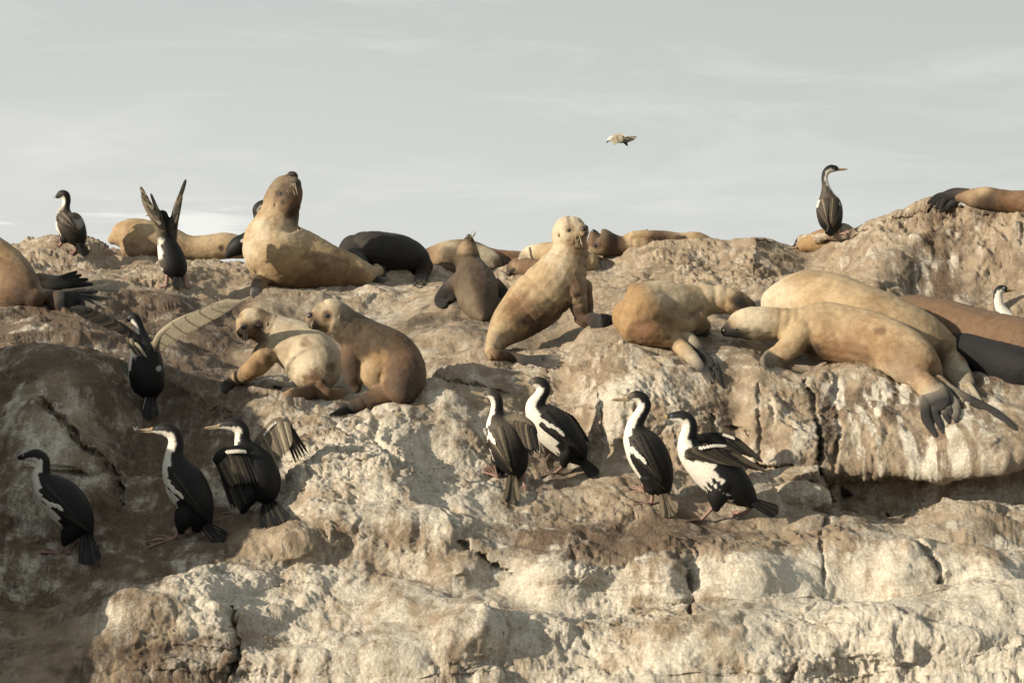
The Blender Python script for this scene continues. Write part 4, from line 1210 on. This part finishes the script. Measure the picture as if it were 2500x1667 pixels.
f = bird("cormorant with a feather in its bill, facing left in the shade", (425, 1316),
  [(512,1286,4,9),(495,1262,2,30),(476,1222,0,46),(452,1180,0,50),(432,1142,0,38),(426,1108,0,23),(430,1082,0,19),(424,1060,0,18),(406,1048,0,17),(389,1048,0,13),(374,1049,0,8)],
  [1.1,1.1,.80,.72,.62,.20,.05,.12,.25,.35,.5], ((370,1049),(331,1050)), (384,1046),
  legs=[((442,1292),(436,1302),(424,1315),(356,1332)), ((476,1288,12),(474,1292),(466,1302),(448,1300))], tail=((500,1282),(548,1322),20,-10,'H'), bar=[(404,1168),(413,1186),(424,1198),(437,1206)],
  thigh=[[(462,1240,-8,34),(448,1272,-12,24),(442,1296,-10,10)], [(490,1262,6,28),(480,1288,8,14)]])
wing_folded(f, [(436,1150),(414,1160),(404,1180)], None, (508,1278), cols="NNSNNSNNN")
q = strip_feathers(f, "feather", [(329,1050),(330,1050)], [(326,1040),(335,1042)], 2.2, ["W", "W"], wb=-4, wt=-4)

def openw(f):
    f.tube([(598,1100,-24,16),(570,1104,-40,17,.7),(545,1110,-46,17,.6),(532,1122,-44,14,.6)], "NNNN")
    f.tube([(625,1095,20,14),(645,1062,30,13,.6),(672,1032,34,12,.6),(692,1030,34,10,.6)], "SHHH")
f = bird("cormorant stretching both wings half open, tail fanned, below the young sea lions", (588, 1252),
  [(655,1228,4,14),(650,1206,2,34),(640,1168,0,46),(618,1128,0,44),(600,1098,0,30),(592,1074,0,20),(591,1052,0,18),(578,1038,0,18),(560,1036,0,15),(540,1039,0,9)],
  [1.1,1.1,1.1,1.1,1.0,.45,.10,.20,.30,.5], ((534,1040),(502,1044)), (541,1035),
  legs=[((598,1236),(594,1246),(585,1256),(524,1280))], tail=((655,1228),(676,1282),36,-12,'Q'),
  thigh=[[(612,1190,-6,30),(600,1220,-10,24),(594,1244,-8,11)]], extra=openw, tw=6.5)
bs = lerp_pts([(528,1118,-46),(545,1104,-52),(575,1100,-48),(605,1106,-34)], 13)
ts = lerp_pts([(560,1192,-40),(578,1182,-50),(612,1180,-46),(648,1172,-34)], 13)
strip_feathers(f, "wing", bs, ts, 9, "NQHQHQSQSNSN")
bs = lerp_pts([(536,1140,-40),(552,1150,-42),(575,1160,-40)], 7)
ts = lerp_pts([(566,1240,-30),(590,1246,-34),(608,1225,-30)], 7)
strip_feathers(f, "wing", bs, ts, 6, "SNQSNSN", wb=8)
strip_feathers(f, "wing_bar", lerp_pts([(552,1100,-60),(575,1098,-58),(594,1100,-50)], 9), lerp_pts([(558,1107,-62),(582,1105,-60),(601,1106,-52)], 9), 4.5, "W", edge=.97, var=.04, order=.3)
bs = lerp_pts([(614,1094,4),(632,1072,22),(650,1050,28),(678,1028,30),(700,1030,30)], 17)
ts = lerp_pts([(648,1122,2),(662,1118,10),(678,1124,10),(700,1106,14),(712,1084,20)], 17)
strip_feathers(f, "wing", bs, ts, 8, "HQHLHQLHH")
strip_feathers(f, "wing", lerp_pts([(690,1040,32),(702,1030,34)], 5), lerp_pts([(722,1128,30),(752,1106,36)], 5), 5, "SQHQS", wb=6, wt=6)
strip_feathers(f, "wing_bar", lerp_pts([(644,1058,18),(658,1040,20),(670,1030,22)], 7), lerp_pts([(648,1062,18),(662,1044,20),(675,1034,22)], 7), 4, "W", edge=.97, var=.04, order=.3)

# centre pair
def w7(f):
    f.tube([(1240,1030,-10,20),(1268,1028,-26,17,.7),(1292,1040,-32,14,.6),(1304,1056,-30,10,.5)], "QHHQ")
f = bird("cormorant seen from behind, one wing drooping open, left bird of the centre pair", (1276, 1184),
  [(1256,1166,0,12),(1256,1142,0,33),(1246,1104,0,45),(1232,1062,0,46),(1218,1032,0,34),(1213,1008,0,18),(1214,986,0,15),(1209,969,0,15),(1198,962,0,13),(1184,962,0,8)],
  [1.1,1.1,.97,.90,.80,.45,.35,.35,.35,.6], ((1179,962),(1152,956)), (1184,960),
  legs=[((1278,1160),(1280,1172),(1280,1186),(1290,1196)), ((1222,1150,10),(1218,1160),(1214,1164),(1184,1136),'P',.4)], tail=((1250,1160),(1249,1230),17,-16,'H'),
  thigh=[[(1218,1120,14,20),(1222,1150,12,12)]], extra=w7, back="NNNQQNNSSH", bar=[(1184,1048),(1190,1060),(1200,1074)], ringcol=None, tailcols="HSQHS")
wing_folded(f, [(1222,1040),(1200,1052),(1190,1080)], None, (1248,1150), cols="QHQSQSHQS")
strip_feathers(f, "wing", lerp_pts([(1256,1026,-36),(1280,1032,-38),(1302,1046,-38)], 11), lerp_pts([(1275,1080,-30),(1290,1096,-36),(1314,1098,-36)], 11), 7, "QHQHQSHSNSN")
strip_feathers(f, "wing", lerp_pts([(1288,1080,-28),(1300,1068,-30)], 4), lerp_pts([(1296,1112,-26),(1316,1100,-30)], 4), 5, "NSN")

f = bird("cormorant leaning forward, right bird of the centre pair, white belly showing", (1364, 1150),
  [(1424,1132,2,9),(1408,1108,0,32),(1388,1082,0,42),(1356,1048,0,48),(1324,1018,0,41),(1308,992,0,26),(1318,970,0,18),(1328,952,0,17),(1324,938,0,16),(1308,933,0,14),(1294,935,0,8)],
  [1.1,1.1,.60,.38,.30,-.1,-.1,.1,.3,.4,.6], ((1289,936),(1261,933)), (1293,932),
  legs=[((1374,1128),(1370,1142),(1356,1156),(1312,1173)),], tail=((1415,1120),(1458,1164),13,-16,'S'), bar=[(1306,1018),(1324,1028),(1342,1038),(1368,1054)],
  thigh=[[(1392,1092,-14,30),(1382,1112,-16,20),(1376,1132,-12,10)]], ringcol=None, back="NNNNSNNNNSH")
wing_folded(f, [(1334,1004),(1316,1018),(1318,1036)], None, (1424,1122), cols="NSNNSNNSN")
strip_feathers(f, "wing", lerp_pts([(1352,1000,10),(1372,1004,14),(1392,1014,18)], 7), lerp_pts([(1420,1060,30),(1432,1070,34),(1438,1080,34)], 7), 8, "SNSNSNS")

# right pair
f = bird("upright cormorant with closed wings, left bird of the right pair", (1592, 1230),
  [(1626,1212,2,9),(1614,1184,0,32),(1598,1142,0,46),(1577,1102,0,49),(1557,1066,0,38),(1552,1036,0,22),(1565,1010,0,17),(1574,990,0,16),(1567,973,0,16),(1552,967,0,14),(1534,971,0,8)],
  [1.1,1.1,.86,.82,.62,.05,0,.1,.25,.35,.6], ((1529,973),(1495,975)), (1534,969),
  legs=[((1592,1196),(1592,1212),(1590,1230),(1544,1240)), ((1572,1182,20),(1572,1190),(1576,1202),(1542,1188),'P',.25)], tail=((1618,1205),(1638,1262),17,-14,'H'), bar=[(1537,1092),(1546,1102),(1556,1112),(1568,1122)],
  thigh=[[(1592,1168,-6,32),(1592,1192,-8,18)]], back="NNNNSNNNNNH", tailcols="HSQHS")
wing_folded(f, [(1566,1060),(1540,1080),(1540,1110)], None, (1622,1196), cols="SNSNQNSSN")

def w10(f):
    f.tube([(1684,1108,-34,14),(1720,1104,-44,18,.6),(1765,1108,-46,19,.45),(1810,1126,-44,14,.4),(1850,1144,-40,6,.4)], "QQQSS")
    f.tube([(1700,1072,28,12),(1745,1068,36,15,.5),(1795,1084,36,16,.45),(1835,1108,34,10,.4)], "QQSS")
f = bird("cormorant striding left with wings lifted, big white breast, rightmost of the standing front birds", (1712, 1272),
  [(1846,1232,4,8),(1822,1212,2,30),(1790,1186,0,47),(1752,1156,0,53),(1716,1128,0,46),(1688,1104,0,34),(1678,1078,0,24),(1682,1054,0,20),(1683,1032,0,18),(1668,1019,0,17),(1648,1017,0,13),(1630,1019,0,7)],
  [1.1,1.1,.45,-.05,-.35,-.5,-.2,-.1,.05,.2,.3,.6], ((1626,1020),(1600,1015)), (1640,1015),
  legs=[((1746,1232),(1736,1244),(1712,1270),(1652,1292),'P',.18), ((1836,1228,10),(1830,1242),(1812,1256),(1784,1250),'P',.3)], tail=((1838,1225),(1900,1252),14,-10,'S'),
  thigh=[[(1762,1180,-16,40),(1752,1215,-18,26),(1748,1240,-14,11)], [(1822,1205,10,24),(1834,1232,8,10)]], extra=w10)
strip_feathers(f, "wing", lerp_pts([(1676,1102,-50),(1700,1094,-56),(1745,1092,-60),(1785,1106,-56)], 14), lerp_pts([(1740,1128,-52),(1800,1138,-54),(1834,1142,-52),(1872,1152,-50)], 14), 8, "QSQHQSQSQNSNN")
strip_feathers(f, "wing_bar", lerp_pts([(1706,1092,-66),(1735,1087,-68),(1752,1088,-66)], 8), lerp_pts([(1716,1096,-68),(1745,1090,-68),(1774,1088,-62)], 8), 4.2, "W", edge=.97, var=.04, order=.3)
strip_feathers(f, "wing", lerp_pts([(1712,1064,22),(1750,1058,28),(1790,1068,28)], 10), lerp_pts([(1790,1110,26),(1836,1112,28),(1862,1128,28)], 10), 9, "SQSNSQSNN")
strip_feathers(f, "wing_bar", lerp_pts([(1764,1060,16),(1785,1066,16)], 4), lerp_pts([(1776,1064,16),(1794,1072,16)], 4), 4, "W", edge=.97, var=.04, order=.3)

# bird with both wings spread wide in the hollow
def w3(f):
    f.tube([(345,842,-10,14),(315,812,-20,11,.6),(280,786,-24,8,.5),(240,764,-24,5,.5)], "NSQQ")
    f.tube([(378,848,-10,12),(396,812,-26,9,.6),(440,780,-46,7,.5),(500,755,-60,4,.5)], "HLLL")
D3 = ground(356, 985) - .05
f = bird("cormorant seen from behind flapping both wings outstretched in the dark hollow", (356, 985),
  [(366,972,0,16),(364,952,0,36),(358,918,0,44),(356,880,0,40),(354,850,0,32),(348,828,0,18),(342,805,0,12),(334,785,0,13),(325,775,0,13),(314,778,0,9)],
  [1.1,1.1,.97,.88,.78,.6,.35,.3,.5,.9], ((312,782),(302,790)), (316,776), D0=D3,
  legs=[((320,920,10),(312,912),(311,912),(294,878),'Y',.22)], tail=((364,966),(364,1022),20,-6,'L'), extra=w3, ringcol=None,
  spots=[(322,855,15,'W',.95,.5),(314,838,10,'W',.9,.4),(388,900,6,'W',.4)])
bs = lerp_pts([(341,838,-18),(310,806,-26),(275,779,-30),(232,758,-30),(212,754,-30)], 30)
ts = lerp_pts([(322,842,-14),(290,812,-24),(240,792,-26),(196,772,-26),(172,752,-26)], 30)
strip_feathers(f, "wing", bs, ts, 8, "NSSQSNQS")
bs = lerp_pts([(372,842,-18),(398,800,-30),(450,773,-50),(512,747,-66),(540,738,-72)], 54)
ts = lerp_pts([(398,858,-14),(434,830,-28),(486,800,-50),(548,766,-66),(590,736,-74)], 54)
strip_feathers(f, "wing", bs, ts, 9, "LLLLLLH", edge=.9, var=.05, order=.35)  # pale colour paints in the light behind this wing
strip_feathers(f, "wing", lerp_pts([(308,822,-34),(330,836,-36)], 6), lerp_pts([(332,866,-34),(358,872,-36)], 6), 5, "HQLHQL")

# wing raiser on the plateau
D2 = seal1.hit(660, 600)[0].dot(FWD) - .44
print('seal1 front', D2 + .44)
def w2(f):
    f.tube([(398,590,-6,14),(390,560,-12,12),(376,528,-16,12),(360,500,-18,11),(350,478,-18,7)], "QHHHQ")
    f.tube([(420,588,6,12),(424,548,4,11),(432,510,0,10),(440,480,0,7)], "QQQH")
f = bird("cormorant holding both wings straight up on the plateau, seen from behind", (408, 703),
  [(432,682,0,12),(430,664,0,28),(422,640,0,33),(413,612,0,29),(406,590,0,22),(403,567,0,12),(403,542,0,10),(399,525,0,11),(392,522,0,9),(383,524,0,6)],
  [1.1,1.1,.85,.62,.6,.7,.8,.6,.5,.9], ((379,524),(357,526)), (388,520), D0=D2, vox=.008,
  legs=[((408,668),(407,682),(405,700),(388,703)), ((448,670),(449,684),(450,700),(464,703))], tail=((432,676),(434,704),15,-4,'Q'), extra=w2, far=True,
  spots=[(388,612,11,'W',.95,.4),(392,590,9,'W',.7,.5),(392,645,12,'Q',.7,.6)], tw=4)
strip_feathers(f, "wing", lerp_pts([(404,586,-18),(392,548,-24),(368,500,-26),(352,476,-26)], 13), lerp_pts([(384,566,-20),(368,520,-26),(350,482,-28),(343,456,-28)], 13), 6, "LQHSLHQ")
strip_feathers(f, "wing", lerp_pts([(400,560,-16),(380,505,-20)], 5), lerp_pts([(392,520,-20),(368,472,-24)], 5), 5, "HQLH")
strip_feathers(f, "wing", lerp_pts([(418,582,-4),(424,540,-6),(436,490,-6),(442,474,-6)], 12), lerp_pts([(426,560,-8),(440,500,-8),(447,462,-8),(454,438,-8)], 12), 6, "QSHQSQH")

# far left skyline
f = bird("small cormorant walking on the left skyline ridge, facing left", (178, 618),
  [(196,604,0,8),(190,585,0,24),(178,562,0,33),(166,540,0,33),(158,522,0,20),(160,505,0,11),(163,490,0,10),(159,478,0,12),(150,475,0,11),(140,480,0,6)],
  [1.1,1.1,.9,.8,.75,.25,.25,.5,.6,.8], ((137,481),(129,482)), (147,476), vox=.008,
  legs=[((150,580),(150,594),(146,600),(134,594),'P',.15), ((186,598),(186,606),(184,616),(170,622),'P',.3)], tail=((192,592),(212,624),9,-2), thigh=[[(165,560,-6,20),(156,585,-8,11)]], far=True, tw=4,
  back="NNSQQNNNSS", spots=[(150,520,14,'Q',.6,.6),(190,545,12,'W',.25,.5)])
wing_folded(f, [(156,518),(140,524),(138,538)], None, (192,572), cols="QHQSQHSQS", width=5)

# one hidden behind the big tan sea lion
f = bird("cormorant mostly hidden behind the big tan sea lion, neck curving out", (585, 618),
  [(556,624,0,8),(568,612,0,18),(584,600,0,24),(606,584,0,20),(630,556,0,13),(631,530,0,12),(628,512,0,12),(637,502,0,12),(655,496,0,12)],
  [1.1,1.1,1.1,.8,.2,.05,.05,.05,.3], None, None, side=-1, D0=19.4, vox=.009, far=True, spots=[(592,588,5,'W',.8,.3),(600,592,5,'W',.8,.3)])

# top right sentinel
f = bird("tall cormorant seen from behind on the right skyline, head turned right", (2050, 572),
  [(2027,570,0,9),(2028,552,0,25),(2026,524,0,32),(2023,496,0,30),(2019,474,0,17),(2016,455,0,10),(2013,436,0,8),(2017,420,0,9),(2028,412,0,10),(2040,412,0,8)],
  [1.1,1.1,1.1,.97,.9,.5,-.1,-.1,.1,.7], ((2046,413),(2068,413)), (2038,410), side=-1, vox=.0075,
  legs=[((2045,552),(2047,562),(2050,572),(2074,566),'P',.15)], tail=((2024,556),(2024,573),8,-4,'L'), far=True, tw=4, thigh=[[(2040,535,4,14),(2045,556,2,8)]],
  back="NNSQQQNNNN", spots=[(1996,502,6,'W',.9,.3),(1995,492,6,'W',.8,.3),(2047,500,5,'W',.8,.3)])
wing_folded(f, [(2020,482),(2004,490),(1998,510)], None, (2022,558), cols="QSQHQSQS", width=5)
wing_folded(f, [(2030,482),(2044,490),(2050,510)], None, (2032,556), cols="QHSQSQSN", width=5)

# right edge, only head and neck clear of the brown sea lion
f = bird("white-necked cormorant head and neck rising behind the brown sea lion at the right edge", (2470, 860),
  [(2500,880,0,10),(2485,845,0,34),(2472,805,0,34),(2456,776,0,22),(2442,752,0,14),(2437,732,0,12),(2437,714,0,11),(2446,706,0,11),(2458,708,0,7)],
  [1.1,.3,.0,-.4,-.8,-.9,-.4,.3,.8], ((2462,709),(2480,707)), (2452,703), side=-1, D0=ground(2470,800)+.25, vox=.0065, front='W')

# ------------------------------------------------------------------ gull
Dg = 30.0
f = Fig("gull", "small pale brown gull gliding in the empty sky", "gull", None, Dg, (1518, 342), voxel=.012, sm=4, mat=PLUME)
f.tube([(1485,342,0,3.5),(1490,340,0,6),(1502,339,0,9),(1516,340,0,10),(1530,341,0,8),(1542,340,0,5)], "WWLLLL")
f.tube([(1500,332,-6,4),(1516,329,-14,4,.5),(1528,334,-20,3,.5)], "LLW")
f.build(2)
f.ball("eye", 1489, 338, 1.2, EYE)
vs, fs, _, _ = tube_mesh([(1488,342,0,2.6,1),(1484,345,0,1.8,1),(1481.5,349,0,1,1)], Dg, seg=4, nang=8)
me = mesh_from("beak", vs, fs, np.repeat(colv('K')[None], len(vs), 0), HORN, f.root); new_obj("beak", me, f.root)
strip_feathers(f, "wing", lerp_pts([(1492,337,-12),(1504,333,-14),(1516,330,-14)], 10), lerp_pts([(1500,354,-60),(1508,350,-50),(1526,344,-30)], 12), 3.6, "LLHL", edge=.9, var=.08)
strip_feathers(f, "wing", lerp_pts([(1516,341,20),(1528,341,24)], 6), lerp_pts([(1533,357,70),(1531,344,60)], 6), 3, "SSQS")
strip_feathers(f, "tail", lerp_pts([(1530,336,0),(1534,341,0)], 7), lerp_pts([(1554,334,4),(1548,342,-4)], 7), 2.8, "LLLL", tipcol='S', edge=.9, var=.06)

# ------------------------------------------------------------------ loose boulders in the gap under the ledge
def boulder(name, label, u, v, ru, rv, off, seed, col="boulder_rock"):
    d = rockhit(u, v) + off
    bm = bmesh.new(); bmesh.ops.create_icosphere(bm, subdivisions=6, radius=1)
    co = np.array([x.co[:] for x in bm.verts])
    rs = np.random.RandomState(seed)
    dirs = rs.normal(size=(13, 3)); dirs /= np.linalg.norm(dirs, axis=1)[:, None]
    lim = rs.uniform(.62, .9, 13)
    k = np.ones(len(co))
    for a, l in zip(dirs, lim):
        dd = co @ a
        k = np.minimum(k, np.where(dd > 1e-3, l / np.maximum(dd, 1e-3), 9))
    px = d / F
    c2 = co * k[:, None] * np.array([ru, max(ru, rv) * .8, rv]) * px
    nn = c2 / np.linalg.norm(c2, axis=1)[:, None]
    c2 = c2 + nn * (fbm(c2 * 9 + seed, 4, mode=1) * -.012 + fbm(c2 * 40 + seed, 3) * .004)[:, None]
    for vtx, c in zip(bm.verts, c2): vtx.co = c
    for fc in bm.faces: fc.smooth = True
    me = bpy.data.meshes.new(name); bm.to_mesh(me); bm.free(); me.materials.append(BMAT)
    o = bpy.data.objects.new(name, me); o.location = P(u, v, d); COL.objects.link(o)
    o["label"] = label; o["category"] = "rock"; o["group"] = "loose rocks wedged under the ledge"
BMAT = rock_material("boulder_rock", False)
boulder("boulder", "large pale angular block leaning left of the dark crack, below the ledge", 1952, 1226, 82, 52, .05, 3)
boulder("boulder", "long flat stone lying on top of the pale angular block", 1955, 1158, 68, 26, .0, 8)
boulder("boulder", "dark-stained stone right of the crack at the foot of the wall", 2090, 1250, 80, 36, .03, 12)
